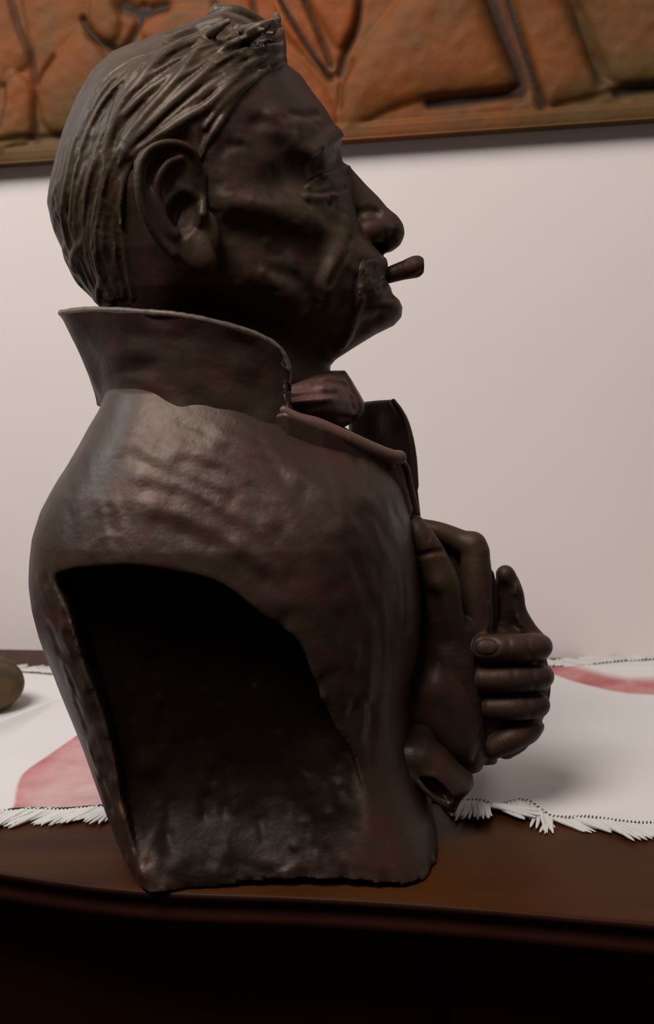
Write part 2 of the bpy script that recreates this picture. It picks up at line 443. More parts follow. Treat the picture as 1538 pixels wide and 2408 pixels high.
# ================================================================== EAR (both sides share one mesh idea, mirrored)
def build_ear():
    e = Vol([-460, -390, 1180], [-190, -165, 1640], 2.4)
    def E(px, py, y): return U(px, py, y)
    outline = [(461, 375), (445, 348), (429, 337), (394, 332), (359, 341), (333, 364), (321, 392), (319, 430), (325, 480), (344, 527), (371, 570), (402, 602), (429, 621), (461, 638), (484, 641), (500, 630), (508, 600), (500, 560), (485, 520), (470, 470), (468, 420)]
    yfun = lambda px, py: np.interp(px, [320, 380, 445, 475, 510], [-318, -290, -264, -245, -230])
    e.inflate(outline, -290, 17, 16, yc=yfun)
    # bowl
    e.ell(E(418, 420, -312), (60, 30, 62), ('Y', -0.2), k=10, cut=True)
    e.ell(E(432, 500, -300), (36, 44, 52), ('Y', 0.2), k=8, cut=True)
    rim = [(464, 400, -262), (456, 362, -275), (425, 341, -292), (388, 338, -308), (352, 352, -320), (330, 385, -328), (326, 430, -330), (332, 480, -325), (350, 525, -315), (376, 568, -300), (405, 598, -288)]
    e.tube(Q(spline(rim, 30)), [10, 9, 8, 8, 9, 11], 6)
    anti = [(425, 372, -290), (395, 385, -298), (372, 420, -303), (366, 460, -302), (378, 505, -298), (396, 540, -292), (408, 552, -286)]
    e.tube(Q(spline(anti, 20)), np.linspace(7, 14, 20), 10)
    e.tube(Q([(420, 440, -272), (445, 452, -268), (462, 462, -262)]), 8, 10)
    e.tube(Q([(478, 470, -262), (476, 505, -272), (470, 525, -268)]), [7, 10, 7], 10)
    e.ell(E(456, 592, -268), (40, 16, 40), ('Y', 0.35), k=10)
    e.ell(E(470, 560, -250), (40, 14, 60), ('Y', 0.2), k=14)
    e.ell(E(480, 612, -268), (24, 12, 24), None, k=12)
    e.tube(Q([(470, 420, -245), (470, 480, -240), (440, 530, -240)]), 20, 10)
    return e
ea = build_ear(); ear = ea.build('ear', BR, bust)
Vv, Ff = ea.mesh(); Vv = Vv * [1, -1, 1]
link('ear', mesh_np('ear', Vv, Ff[:, ::-1]), bust, BR)

# ================================================================== HAIR
hr = Vol([-690, -300, 1160], [-60, 300, 1945], 3.3)
reg = [(250, 728), (300, 722), (322, 700), (306, 620), (296, 540), (292, 470), (300, 400), (330, 362), (380, 334), (430, 330), (452, 345), (462, 395), (472, 420), (484, 385), (490, 335), (508, 285), (540, 238), (582, 192), (630, 160), (668, 130), (690, 60), (560, -60), (200, -20), (0, 300), (60, 760)]
sl, x, y, z = hr.box([-9e3] * 3, [9e3] * 3)
px2, py2, _ = hr.plane_px(0.0)
# region follows the near surface: measure it at the depth where the hair sits
def regd(y0):
    X, Z = np.meshgrid(hr.ax[0], hr.ax[2], indexing='ij')
    a, b = proj(np.stack([X, np.full_like(X, y0), Z], -1)); return polyd(a.astype(np.float32), b.astype(np.float32), reg)
dn = regd(-215)
i0 = np.round((hr.lo - hd.lo) / hd.h).astype(int)
hx = np.clip(np.round((hr.ax[0] - hd.lo[0]) / hd.h).astype(int), 0, hd.n[0] - 1)
hy = np.clip(np.round((hr.ax[1] - hd.lo[1]) / hd.h).astype(int), 0, hd.n[1] - 1)
hz = np.clip(np.round((hr.ax[2] - hd.lo[2]) / hd.h).astype(int), 0, hd.n[2] - 1)
sub = HEAD_F[np.ix_(hx, hy, hz)]
ydep = np.clip(np.abs(hr.ax[1]) / 215.0, 0, 1)
d0 = regd(0.0)
R3 = d0[:, None, :] * (1 - ydep)[None, :, None] + dn[:, None, :] * ydep[None, :, None]
hr.f = (sub - np.clip(-R3 * 0.35, -14, 8)).astype(np.float32)
hr.inflate([(350, 112), (420, 88), (484, 60), (535, 44), (590, 62), (612, 76), (640, 66), (655, 90), (672, 122), (650, 165), (560, 190), (440, 150)], 0.0, 125, 60, k=16, smooth=6)
def lock(pts, r, n=18, lift=0.0, mirror=True, taper=True, k=4.5):
    P = np.array(pts, float); S2 = spline(P, n)
    yy = np.array([hd.hit(a, b)[0] for a, b in S2]) if False else hd.hit(S2[:, 0], S2[:, 1])
    yv = np.convolve(np.pad(yy[:, 1], 2, mode='edge'), np.ones(5) / 5, 'valid')
    P3 = np.array([U(a, b, c - 5 - lift) for (a, b), c in zip(S2, yv)])
    R = r * (np.sin(np.linspace(0.25, 2.9, n)) ** 0.6 if taper else np.ones(n))
    hr.tube(P3, R, k, mirror)
G = [[(640, 62), (560, 56), (480, 66), (400, 95), (322, 118), (256, 152), (206, 226), (172, 310), (150, 400), (136, 500), (166, 600), (208, 680)],
     [(650, 82), (570, 92), (485, 125), (400, 172), (322, 232), (262, 305), (225, 380), (205, 460), (192, 540), (205, 620), (232, 680), (250, 712)],
     [(655, 105), (595, 132), (510, 178), (432, 236), (362, 298), (300, 360), (268, 430), (252, 500), (245, 570), (250, 630), (268, 690), (285, 718)],
     [(655, 132), (608, 165), (545, 205), (480, 262), (415, 308), (345, 345), (300, 385), (284, 440), (280, 500), (284, 570), (292, 640), (305, 705)]]
G = [spline(g, 40) for g in G]
def guide(t, u0, u1, n=7):
    t = min(max(t, 0), 2.999); i = int(t); f = t - i; g = G[i] * (1 - f) + G[i + 1] * f
    us = np.linspace(u0, u1, n) * 39; out = []
    for uu in us:
        j = min(int(uu), 38); out.append(g[j] * (1 - (uu - j)) + g[j + 1] * (uu - j))
    return np.array(out)
for i in range(120):
    t = rnd.uniform(0.15, 3.0); a = rnd.uniform(0.0, 0.72); ln = rnd.uniform(0.18, 0.42)
    g = guide(t, a, min(1, a + ln)); g += np.array([rnd.uniform(-4, 4), rnd.uniform(-4, 4)]) + nr.uniform(-2.5, 2.5, g.shape)
    lock(g, rnd.uniform(5, 11), 18, rnd.uniform(-4, 3), k=7)
for i in range(70):
    t = rnd.uniform(0.05, 3.0); a = rnd.uniform(0.0, 0.8); g = guide(t, a, min(1, a + rnd.uniform(.25, .5))) + nr.uniform(-1.5, 1.5, (7, 2))
    hr.brush(hr.on(g, 20), 5, -3.2, True)
# strands down the crown and the back of the skull
def from_back(y_, z_):
    j = int(np.clip(round((y_ - hd.lo[1]) / hd.h), 0, hd.n[1] - 1)); k = int(np.clip(round((z_ - hd.lo[2]) / hd.h), 0, hd.n[2] - 1))
    c_ = HEAD_F[:, j, k] < 0; return hd.ax[0][c_.argmax()] if c_.any() else None
for i in range(64):
    y_ = rnd.uniform(-165, 165); z1 = rnd.uniform(1420, 1790); z0_ = z1 - rnd.uniform(110, 220); P = []
    for q in range(8):
        zz = z1 + (z0_ - z1) * q / 7.0; yy_ = y_ * (1 - .1 * q / 7) + rnd.uniform(-3, 3); x_ = from_back(yy_, max(zz, 1235))
        if x_ is not None: P.append((x_ - 2, yy_, max(zz, 1235)))
    if len(P) > 4: hr.tube(P, np.array([1, 6, 8, 8, 6, 2]) * rnd.uniform(.7, 1.1), 7)
# strands that stand out as ridges in the photograph
for pts, r, lf in [([(540, 48), (500, 78), (455, 140), (400, 210), (352, 262), (308, 322), (285, 372)], 10, 8),
                   ([(610, 80), (560, 110), (500, 160), (440, 215), (380, 268), (318, 330), (282, 385)], 10, 9),
                   ([(520, 60), (470, 88), (420, 110), (370, 150), (330, 195), (290, 250), (262, 310), (246, 380)], 11, 7),
                   ([(480, 75), (440, 84), (405, 100), (372, 118)], 13, 6),
                   ([(640, 120), (590, 155), (545, 195), (498, 245), (440, 280), (380, 318), (330, 352), (292, 385)], 10, 8),
                   ([(360, 130), (318, 180), (285, 230), (262, 290)], 8, 6), ([(285, 210), (276, 260), (262, 320), (250, 385), (245, 440)], 8, 7),
                   ([(632, 160), (590, 190), (548, 222), (512, 262), (482, 300)], 8, 5), ([(600, 185), (560, 225), (520, 285), (490, 330), (470, 372)], 7, 3),
                   ([(152, 420), (136, 452), (132, 490), (140, 530)], 8, 0), ([(160, 470), (140, 500), (138, 540), (156, 575)], 8, 0),
                   ([(205, 560), (180, 600), (186, 650), (215, 690)], 12, 0), ([(165, 560), (162, 600), (190, 660)], 11, 0),
                   ([(255, 640), (236, 680), (245, 715), (262, 726)], 10, 0)]:
    lock(pts, r * 1.15, 24, lf - 5, k=8)
# the quiff: tousled tufts over the forehead
for pts, r in [([(480, 78, -30), (540, 62, -40), (600, 66, -40), (648, 52, -30), (650, 38, -22)], 13), ([(450, 76, 0), (500, 62, 0), (538, 50, 0), (580, 66, 0), (606, 84, 0)], 14),
               ([(560, 92, -70), (610, 86, -80), (640, 70, -70), (652, 50, -50)], 13), ([(540, 125, -120), (600, 108, -120), (645, 98, -100), (660, 78, -80)], 17),
               ([(540, 160, -165), (600, 140, -158), (645, 120, -130), (668, 108, -90)], 16), ([(560, 180, -178), (610, 165, -165), (650, 145, -140), (672, 122, -90)], 15),
               ([(600, 185, -172), (636, 168, -150), (660, 140, -120)], 12), ([(520, 60, 30), (570, 62, 30), (620, 74, 10), (656, 96, 0), (674, 120, 0)], 22),
               ([(560, 110, -90), (620, 110, -100), (655, 118, -60), (668, 140, -40)], 22), ([(630, 70, -60), (648, 60, -45), (656, 76, -40), (664, 100, -40)], 9)]:
    P = Q(spline(pts, 14)); hr.tube(P, r * (1 - 0.35 * np.linspace(0, 1, 14)), 7, True)
for i in range(16):
    x0 = rnd.uniform(500, 590); y0_ = rnd.uniform(75, 165); P = hr.on([(x0, y0_), (x0 + 35, y0_ - 18), (x0 + 70, y0_ - 32)], 8)
    hr.tube(P, np.array([1, 4.5, 6, 5, 1.5]) * rnd.uniform(.8, 1.2), 7, True)
hr.cuttube(hd.on([(286, 372), (300, 400), (300, 450), (296, 480)], 8) + [0, -26, 0], [10, 22, 20, 10], 8, True)
hr.build('hair', BR_HAIR, bust)

# ================================================================== CIGAR
cg = Vol([90, -50, 1240], [240, 50, 1420], 1.8)
P = Q([(890, 652, 0), (915, 647, 0), (945, 637, 0), (975, 629, 0), (984, 625, 0)])
cg.tube(P, [17, 18.5, 21, 24, 20], 4)
cg.brush(Q([(960, 612, -14), (982, 606, -6)]), 8, 5); cg.brush(Q([(940, 620, -18), (950, 655, -18)]), 6, -3)
cg.brush(Q([(985, 640, -10)]), 8, -5)
cg.build('cigar', BR, bust)['label'] = 'dark cigar stub'

# ================================================================== TORSO (coat)
def Wt(px, py):
    return np.interp(py, [880, 930, 990, 1060, 1150, 1250, 1350, 1500, 1700, 1850, 1950], [150, 228, 266, 308, 352, 385, 400, 388, 368, 376, 408]) * (1 - (1 - np.interp(px, [60, 500, 800, 900, 1010], [1, 1, 0.97, 0.88, 0.72])) * np.clip((1850 - py) / 150, 0, 1))
def Rt(px, py):
    return np.interp(py, [900, 1150, 1350, 1600, 1800, 1950], [170, 270, 330, 290, 180, 95]) * np.interp(px, [400, 800, 1000], [1, 1, 0.85])
TP = [(300, 780), (272, 890), (258, 925), (246, 962), (224, 1000), (192, 1062), (152, 1128), (122, 1185), (104, 1245), (98, 1300), (96, 1350), (104, 1410), (120, 1470), (146, 1540), (176, 1615), (210, 1690), (240, 1760), (272, 1830), (300, 1885), (330, 1925), (352, 1945), (360, 2110),
      (1025, 2110), (1025, 1945), (1012, 1880), (990, 1800), (965, 1700), (965, 1600), (985, 1500), (990, 1400), (980, 1300), (965, 1210), (945, 1130), (900, 1060), (820, 1010), (740, 960), (690, 900), (660, 780)]
to = Vol([-760, -450, -20], [330, 450, 1120], 5.0)
to.inflate(TP, 0.0, Wt, Rt, smooth=30, n=2.3)
# folds of the coat running from the shoulder to the chest
folds = [[(300, 1040), (360, 1080), (440, 1110), (520, 1150)], [(330, 1120), (420, 1150), (520, 1200), (600, 1260), (660, 1330)], [(360, 1200), (450, 1230), (540, 1280), (600, 1340)],
         [(420, 1060), (540, 1100), (640, 1170), (720, 1260), (770, 1360)], [(520, 1030), (640, 1080), (740, 1170), (810, 1280), (850, 1400)], [(640, 1230), (720, 1320), (770, 1430), (800, 1540), (820, 1640)],
         [(560, 1300), (660, 1370), (730, 1460), (765, 1560)], [(800, 1250), (850, 1350), (880, 1470), (870, 1600), (850, 1700)], [(700, 1130), (790, 1200), (860, 1300), (900, 1400), (910, 1500)], [(860, 1180), (910, 1260), (940, 1340), (945, 1440)]]
for f_ in folds:
    H = to.on(f_, 14); to.brush(H, 26, 4.5, True)
    H2 = to.on([(a + 16, b + 26) for a, b in f_], 14); to.brush(H2, 20, -4.5, True)
for i in range(190):
    px = rnd.uniform(120, 930); py = rnd.uniform(980, 1700)
    if py > 1340 and px < 820: 
        if rnd.random() < .5: continue
    a = math.radians(np.interp(px, [100, 400, 700, 900], [95, 30, 55, 80]) + rnd.uniform(-14, 14)); l = rnd.uniform(50, 130)
    to.brush(to.on([(px, py), (px + l * math.cos(a), py + l * math.sin(a))], 6), rnd.uniform(9, 18), rnd.uniform(-2.2, 1.6), True)
for i in range(60):
    px = 90 + rnd.uniform(0, 60); py = rnd.uniform(1350, 1900); px += (py - 1400) * 0.33
    to.brush(to.on([(px, py), (px + 22, py + 60)], 4), rnd.uniform(8, 14), rnd.uniform(-4.5, 3.5), True)
# round worn patches on the shoulder
for px, py, r in [(262, 1290, 44), (255, 1195, 18)]:
    a = np.linspace(0, 6.283, 15)
    to.brush(to.on([(px + r * math.cos(q) * 1.1, py + r * .7 * math.sin(q)) for q in a]), 6, 1.2)
# arm openings cut flat
cutP = [(150, 1348), (190, 1336), (240, 1331), (330, 1326), (410, 1338), (497, 1358), (556, 1387), (614, 1434), (702, 1504), (731, 1574), (761, 1645), (790, 1715), (825, 1773), (850, 1850), (880, 1925), (925, 2010), (960, 2150), (640, 2220), (430, 2190), (368, 2075), (325, 2010), (298, 1940), (281, 1890), (263, 1785), (234, 1670), (196, 1560), (160, 1440), (130, 1385), (128, 1360)]
sl, x, y, z = to.box([-9e3] * 3, [9e3] * 3)
X, Z = np.meshgrid(to.ax[0], to.ax[2], indexing='ij')
a_, b_ = proj(np.stack([X, np.full_like(X, -350.0), Z], -1))
cutP = spline(cutP, 90, True)
dcut = polyd(a_.astype(np.float32), b_.astype(np.float32), cutP)
jig = blur2(nr.uniform(-1, 1, dcut.shape).astype(np.float32), 3) * 60
yc = np.interp(Z, [0, 45, 120, 200, 400, 600, 720], [396, 372, 312, 278, 262, 252, 245]).astype(np.float32) + jig * .35 + np.clip(-dcut, 0, 60) * -0.35
PYg = b_; low = np.clip((b_ - 1740) / 300, 0, 1) * np.clip((a_ - 560) / 200, 0, 1)
yc = yc + (400 - yc) * low * np.clip(1 + dcut / 230, 0, 1)
yc = blur2(yc, 5, 2)
T_UNCUT = to.f.copy()
for sg in (-1, 1):
    dd = np.maximum((dcut + jig * .12)[:, None, :], (yc[:, None, :] - sg * y))
    to.cut(sl, dd, 12)
# raw modelling on the cut face
for px, py, r, am in [(352, 1800, 24, 13), (395, 1520, 12, 4), (375, 1650, 8, 5), (470, 1630, 8, 5), (600, 1620, 10, 5), (770, 1915, 9, 8), (690, 1990, 8, 6), (520, 1665, 9, 4)]:
    to.brush(to.on([(px, py)]), r, am)
for i in range(150):
    px = rnd.uniform(260, 860); py = rnd.uniform(1440, 2050)
    to.brush(to.on([(px, py), (px + rnd.uniform(-12, 12), py + rnd.uniform(10, 50))], 4), rnd.uniform(8, 18), rnd.uniform(-4.5, 4))
for i in range(120):
    px = rnd.uniform(300, 1040); py = rnd.uniform(2020, 2110)
    to.brush(to.on([(px, py)]), rnd.uniform(6, 14), rnd.uniform(-4, 4))
# flat foot with a shallow arch between the two corners
base_cut = 4.0 + 15.0 * np.clip(1 - ((to.ax[0] + 40) / 215.0) ** 2, 0, 1)
to.f = np.maximum(to.f, (base_cut[:, None, None] - z).astype(np.float32))
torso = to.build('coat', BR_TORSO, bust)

# the raw cut faces have their shade painted in, darker and duller (per-vertex mask)
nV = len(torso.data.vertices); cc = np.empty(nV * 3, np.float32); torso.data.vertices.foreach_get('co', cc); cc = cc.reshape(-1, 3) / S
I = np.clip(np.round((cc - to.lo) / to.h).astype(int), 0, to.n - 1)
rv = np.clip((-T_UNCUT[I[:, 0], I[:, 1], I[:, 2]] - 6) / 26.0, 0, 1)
at_ = torso.data.attributes.new('cut_shade', 'FLOAT', 'POINT'); at_.data.foreach_set('value', rv.astype(np.float32))

# ================================================================== COLLAR: a standing, flaring sheet
def sheet(name, top, bot, thick, mat, parent, nu=120, nv=26, bulge=None, wob=0.0):
    A = spline(np.array(top, float), nu); B = spline(np.array(bot, float), nu)
    V = np.zeros((nu, nv, 3))
    for j in range(nv):
        t = j / (nv - 1.0); V[:, j] = A * (1 - t) + B * t
        if bulge is not None: V[:, j] += bulge(np.linspace(0, 1, nu), t)
    if wob:
        V += blur2(nr.uniform(-1, 1, (nu, nv)).astype(np.float32), 2, 2)[:, :, None] * np.array([0.5, 1, 0.3]) * wob
    idx = np.arange(nu * nv).reshape(nu, nv)
    Fq = np.stack([idx[:-1, :-1], idx[1:, :-1], idx[1:, 1:], idx[:-1, 1:]], -1).reshape(-1, 4)
    o = link(name, mesh_np(name, V.reshape(-1, 3), Fq), parent, mat)
    m = o.modifiers.new('thickness', 'SOLIDIFY'); m.thickness = thick * S; m.offset = 0
    m = o.modifiers.new('round', 'BEVEL'); m.width = thick * S * 0.3; m.segments = 2; m.limit_method = 'ANGLE'; m.angle_limit = math.radians(50)
    m = o.modifiers.new('sub', 'SUBSURF'); m.levels = 1; m.render_levels = 1
    return o
topN = [(673, 962, -206), (668, 915, -206), (677, 870, -206), (664, 832, -212), (634, 805, -222), (576, 779, -238), (494, 757, -250), (413, 742, -246), (342, 736, -226), (266, 731, -180), (200, 731, -110), (152, 736, -40)]
botN = [(692, 1070, -222), (686, 1070, -226), (670, 1066, -230), (630, 1048, -236), (575, 1024, -242), (500, 992, -244), (430, 970, -236), (362, 954, -216), (300, 946, -174), (262, 948, -105), (244, 956, -40)]
topP = Q(topN); botP = Q(botN)
top = np.vstack([topP, [U(146, 738, 0)], (topP * [1, -1, 1])[::-1]]); bot = np.vstack([botP, [U(236, 950, 0)], (botP * [1, -1, 1])[::-1]])
def cb(u, t):
    k = math.sin(math.pi * t)
    r = np.zeros((len(u), 3)); w_ = -10 * k
    r[:, 1] = w_ * np.sign(u - 0.5) * np.minimum(1, np.abs(u - 0.5) * 5) ; r[:, 0] = 14 * k * np.clip(1 - np.abs(u - 0.5) * 4, 0, 1)
    return r
sheet('collar', top, bot, 17, BR_COAT, bust, 150, 26, cb, 30)

# ================================================================== SHIRT COLLAR / NECKERCHIEF
sc = Vol([-140, -230, 920], [110, 230, 1110], 2.8)
sp = [(640, 900), (700, 882), (770, 872), (811, 871), (826, 892), (846, 926), (858, 948), (856, 972), (840, 988), (800, 1010), (720, 1005), (650, 990)]
sc.inflate(sp, 0.0, lambda px, py: np.interp(px, [640, 760, 858], [195, 165, 70]), 90, smooth=6)
for P, r, am in [([(676, 948), (720, 942), (780, 938)], 6, 9), ([(680, 965), (720, 958), (760, 950)], 6, -9), ([(686, 935), (735, 928), (790, 925)], 7, -9), ([(740, 905), (775, 898), (812, 905)], 6, -8), ([(735, 895), (780, 888)], 6, 5), ([(690, 910), (730, 905), (760, 912)], 8, 5),
                 ([(700, 975), (750, 962), (800, 965), (830, 975)], 8, 9), ([(812, 880), (830, 915), (850, 955), (840, 980)], 8, 8), ([(826, 935), (832, 960)], 6, -7), ([(765, 985), (800, 982), (830, 985)], 8, -12)]:
    sc.brush(sc.on(P, 10), r, am, True)
sc.build('neckerchief', BR_PINK, bust)

# ================================================================== LAPELS
lp = Vol([-190, -290, 640], [250, 60, 1090], 3.0)
nl = [(600, 985), (673, 968), (740, 992), (800, 1016), (870, 1042), (930, 1064), (950, 1085), (960, 1120), (970, 1170), (981, 1205), (960, 1235), (900, 1215), (830, 1165), (740, 1120), (660, 1080), (610, 1030)]
ylap = lambda px, py: np.interp(px, [600, 680, 760, 860, 930, 985], [-196, -222, -212, -165, -118, -70])
lp.inflate(nl, -150, 13, 10, yc=ylap, smooth=0)
for i in range(16):
    a = rnd.uniform(690, 940); b = 1010 + (a - 690) * .35 + rnd.uniform(10, 110)
    lp.brush(lp.on([(a, b), (a + 20, b + 30)], 4), 12, rnd.uniform(-3, 3))
lp.build('lapel', BR_COAT, bust)
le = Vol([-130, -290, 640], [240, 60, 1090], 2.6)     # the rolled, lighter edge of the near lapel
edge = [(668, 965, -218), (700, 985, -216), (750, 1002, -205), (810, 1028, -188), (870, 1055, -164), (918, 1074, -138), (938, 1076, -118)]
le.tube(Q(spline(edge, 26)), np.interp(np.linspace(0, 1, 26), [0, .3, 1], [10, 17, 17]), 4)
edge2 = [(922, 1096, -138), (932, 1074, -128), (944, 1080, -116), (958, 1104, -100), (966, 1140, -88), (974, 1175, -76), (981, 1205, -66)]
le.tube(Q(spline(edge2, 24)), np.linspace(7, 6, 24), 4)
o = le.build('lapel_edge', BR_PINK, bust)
fl = Vol([20, 20, 620], [270, 330, 1110], 3.2)
fp = [(820, 960), (856, 943), (890, 939), (922, 939), (940, 956), (954, 985), (966, 1028), (974, 1078), (978, 1142), (985, 1210), (960, 1260), (900, 1240), (830, 1120)]
fl.inflate(fp, 110, 15, 12, yc=lambda px, py: np.interp(px, [820, 900, 960, 990], [250, 150, 80, 60]))
fl.brush(fl.on([(880, 1000), (900, 1060), (920, 1130)], 8), 40, -10)
fl.tube(Q(spline([(925, 944, 108), (952, 985, 90), (966, 1030, 78), (974, 1080, 70), (978, 1142, 66)], 20)), 7, 6)
fl.build('lapel', BR_COAT, bust)

# ================================================================== HANDS, WRIST, CUFF, SLEEVE
hn = Vol([120, -170, 120], [540, 150, 780], 2.7)
def FT(pts, r, k=6, n=16):
    P = Q(spline(pts, n)); R = np.interp(np.linspace(0, 1, n), np.linspace(0, 1, len(r)), r); hn.tube(P, R, k)
# palm and heel
FT([(1078, 1490, -30), (1072, 1560, -30), (1070, 1640, -34), (1062, 1720, -40)], [42, 58, 66, 58], 16)
FT([(1110, 1500, 0), (1150, 1560, 10), (1160, 1640, 10), (1150, 1720, 0)], [44, 56, 58, 48], 16)
FT([(1060, 1560, -40), (1000, 1680, -60), (950, 1780, -70)], [50, 66, 70], 20)
FT([(1140, 1730, 0), (1140, 1770, -10), (1150, 1785, -10)], [40, 28, 20], 12)
FT([(985, 1270, -10), (1000, 1320, -10), (1020, 1380, -20), (1024, 1460, -16), (1012, 1560, -20), (990, 1640, -30)], [24, 30, 36, 46, 52, 50], 16)
hn.ell(U(1178, 1492, 40), (46, 30, 30), None, k=8)
FT([(1250, 1530, 40), (1262, 1600, 44), (1255, 1660, 40), (1220, 1730, 30), (1190, 1760, 20)], [30, 34, 32, 34, 26], 12)
FT([(1060, 1600, -30), (1080, 1700, -40), (1090, 1780, -40), (1060, 1840, -50)], [50, 60, 50, 40], 16)
hn.ell(U(1205, 1612, 24), (68, 58, 120), None, k=14)
hn.ell(U(1056, 1345, 52), (44, 26, 70), None, k=10)
# four curled fingers, tips towards the palm
fing = [([(1264, 1520, 26), (1268, 1521, -16), (1255, 1523, -46), (1200, 1524, -64), (1137, 1524, -62)], [27, 28, 31, 31, 29], 1524),
        ([(1272, 1590, 26), (1272, 1592, -16), (1262, 1594, -46), (1205, 1597, -64), (1137, 1597, -60)], [25, 26, 29, 30, 27], 1597),
        ([(1262, 1655, 26), (1264, 1655, -16), (1258, 1660, -44), (1210, 1664, -60), (1155, 1664, -54)], [25, 26, 28, 29, 26], 1664),
        ([(1250, 1705, 26), (1252, 1706, -10), (1238, 1720, -36), (1200, 1738, -50), (1160, 1758, -46)], [23, 25, 28, 29, 25], 1735)]
for pts, r, yy in fing:
    P = Q(spline(pts, 22)); R = np.interp(np.linspace(0, 1, 22), np.linspace(0, 1, len(r)), r) * 1.09
    sl, d = hn.seg_d(P, R, 20); hn.join(sl, d, 3.0)
for kx, ky, r in [(1272, 1520, 25), (1278, 1590, 24), (1268, 1655, 22), (1254, 1706, 23)]:
    hn.ell(U(kx, ky, 0), (r, 28, r * 1.05), None, k=8)
# grooves between fingers
for y_, x0, x1 in [(1561, 1120, 1290), (1631, 1125, 1292), (1697, 1150, 1280)]:
    hn.brush(Q([(x0, y_, -66), (1200, y_ + 1, -72), (1255, y_, -58), (x1, y_ - 3, -10), (x1, y_ - 3, 20)]), 6.5, -8)
# creases of the finger joints, and the nails
for a, b in [((1196, 1502), (1200, 1546)), ((1240, 1500), (1250, 1545)), ((1206, 1575), (1214, 1618)), ((1252, 1575), (1258, 1618)), ((1240, 1645), (1250, 1680))]:
    hn.brush(hn.on([a, b], 5), 7, -2.2)
for nx_, ny_, rx, ry in [(1144, 1521, 29, 21)]:
    q = np.linspace(0, 6.283, 18); hn.brush(hn.on([(nx_ + rx * math.cos(v), ny_ + ry * math.sin(v)) for v in q]), 3.6, -2.6)
# the finger standing up behind the fist
FT([(1262, 1510, 40), (1240, 1482, 50), (1214, 1440, 55), (1208, 1400, 52), (1198, 1370, 50), (1189, 1350, 46)], [26, 24, 26, 25, 24, 20], 8)
FT([(1186, 1470, 60), (1188, 1400, 60), (1188, 1352, 50)], [26, 26, 22], 8)
hn.brush(Q([(1188, 1390, 26), (1192, 1440, 26), (1205, 1470, 30)]), 16, -16)
hn.brush(Q([(1222, 1372, 24), (1210, 1395, 24)]), 8, 6); hn.brush(Q([(1215, 1452, 30), (1222, 1468, 30)]), 7, 6)
# bent finger with the high knuckle
FT([(985, 1240, 40), (1030, 1252, 30), (1075, 1270, 24), (1112, 1292, 14), (1119, 1340, 6), (1119, 1400, 2), (1118, 1450, 0), (1114, 1500, -4)], [22, 26, 28, 33, 37, 40, 42, 45], 10, 30)
FT([(1112, 1282, 14), (1118, 1296, 12)], [33, 32], 8)
FT([(1150, 1350, 30), (1158, 1400, 30), (1156, 1470, 26)], [12, 14, 14], 8)
hn.brush(hn.on([(1150, 1420), (1148, 1460), (1140, 1490)], 6), 6, 4)
# the near thumb pressed on the coat
FT([(974, 1236, -66), (988, 1262, -70), (1008, 1300, -70), (1026, 1340, -68), (1038, 1375, -66), (1044, 1430, -58), (1052, 1490, -46), (1058, 1540, -40)], [25, 31, 36, 39, 42, 43, 47, 52], 10, 30)
hn.brush(hn.on([(985, 1306), (1010, 1300), (1040, 1296)], 6), 7, -6)
hn.brush(hn.on([(1030, 1372)]), 24, 5); hn.brush(hn.on([(980, 1250), (1000, 1275)], 3), 22, 4)
q = np.linspace(2.4, 6.8, 12); hn.brush(hn.on([(988 + 26 * math.cos(v) * .8, 1254 + 34 * math.sin(v)) for v in q]), 4, -2.5)
hn.brush(hn.on([(1018, 1410), (1030, 1460), (1040, 1510)], 8), 22, -12)
hn.build('hands', BR, bust)['label'] = 'clasped bronze hands, four curled fingers and a raised thumb'

cf = Vol([40, -260, 60], [370, 60, 500], 3.0)
cuff = [(912, 1702), (930, 1660), (960, 1600), (995, 1566), (1030, 1552), (1066, 1580), (1098, 1622), (1122, 1680), (1132, 1740), (1112, 1790), (1060, 1790), (1010, 1745), (960, 1715)]
cf.inflate(cuff, -70, 62, 60, smooth=6)
cf.brush(cf.on([(1038, 1560), (1075, 1600), (1105, 1650), (1125, 1710)], 10), 7, 6)
cf.build('shirt_cuff', BR, bust)
sv = Vol([0, -330, -10], [360, 90, 420], 3.2)
slv = [(842, 1848), (860, 1800), (888, 1756), (925, 1722), (965, 1712), (1005, 1722), (1050, 1758), (1085, 1800), (1112, 1822), (1114, 1838), (1100, 1856), (1082, 1875), (1066, 1908), (1040, 1896), (1000, 1862), (940, 1862), (880, 1862)]
sv.inflate(slv, -110, 95, 70, smooth=6)
sv.ell(U(1026, 1862, -205), (52, 46, 20), ('Y', 0.72), k=5, cut=True)
sv.tube(Q(spline([(975, 1824, -196), (1000, 1858, -204), (1035, 1888, -196), (1062, 1905, -170)], 14)), 6, 5)
sv.tube(Q(spline([(975, 1824, -196), (1020, 1822, -196), (1050, 1850, -188), (1064, 1902, -170)], 14)), 5, 5)
sv.brush(sv.on([(900, 1790), (940, 1760), (990, 1770)], 8), 20, 5)
sv.brush(sv.on([(870, 1830), (930, 1810), (980, 1815)], 8), 14, -5)
sv.build('sleeve', BR_COAT, bust)
print('bust done %.1fs' % (time.time() - T0))
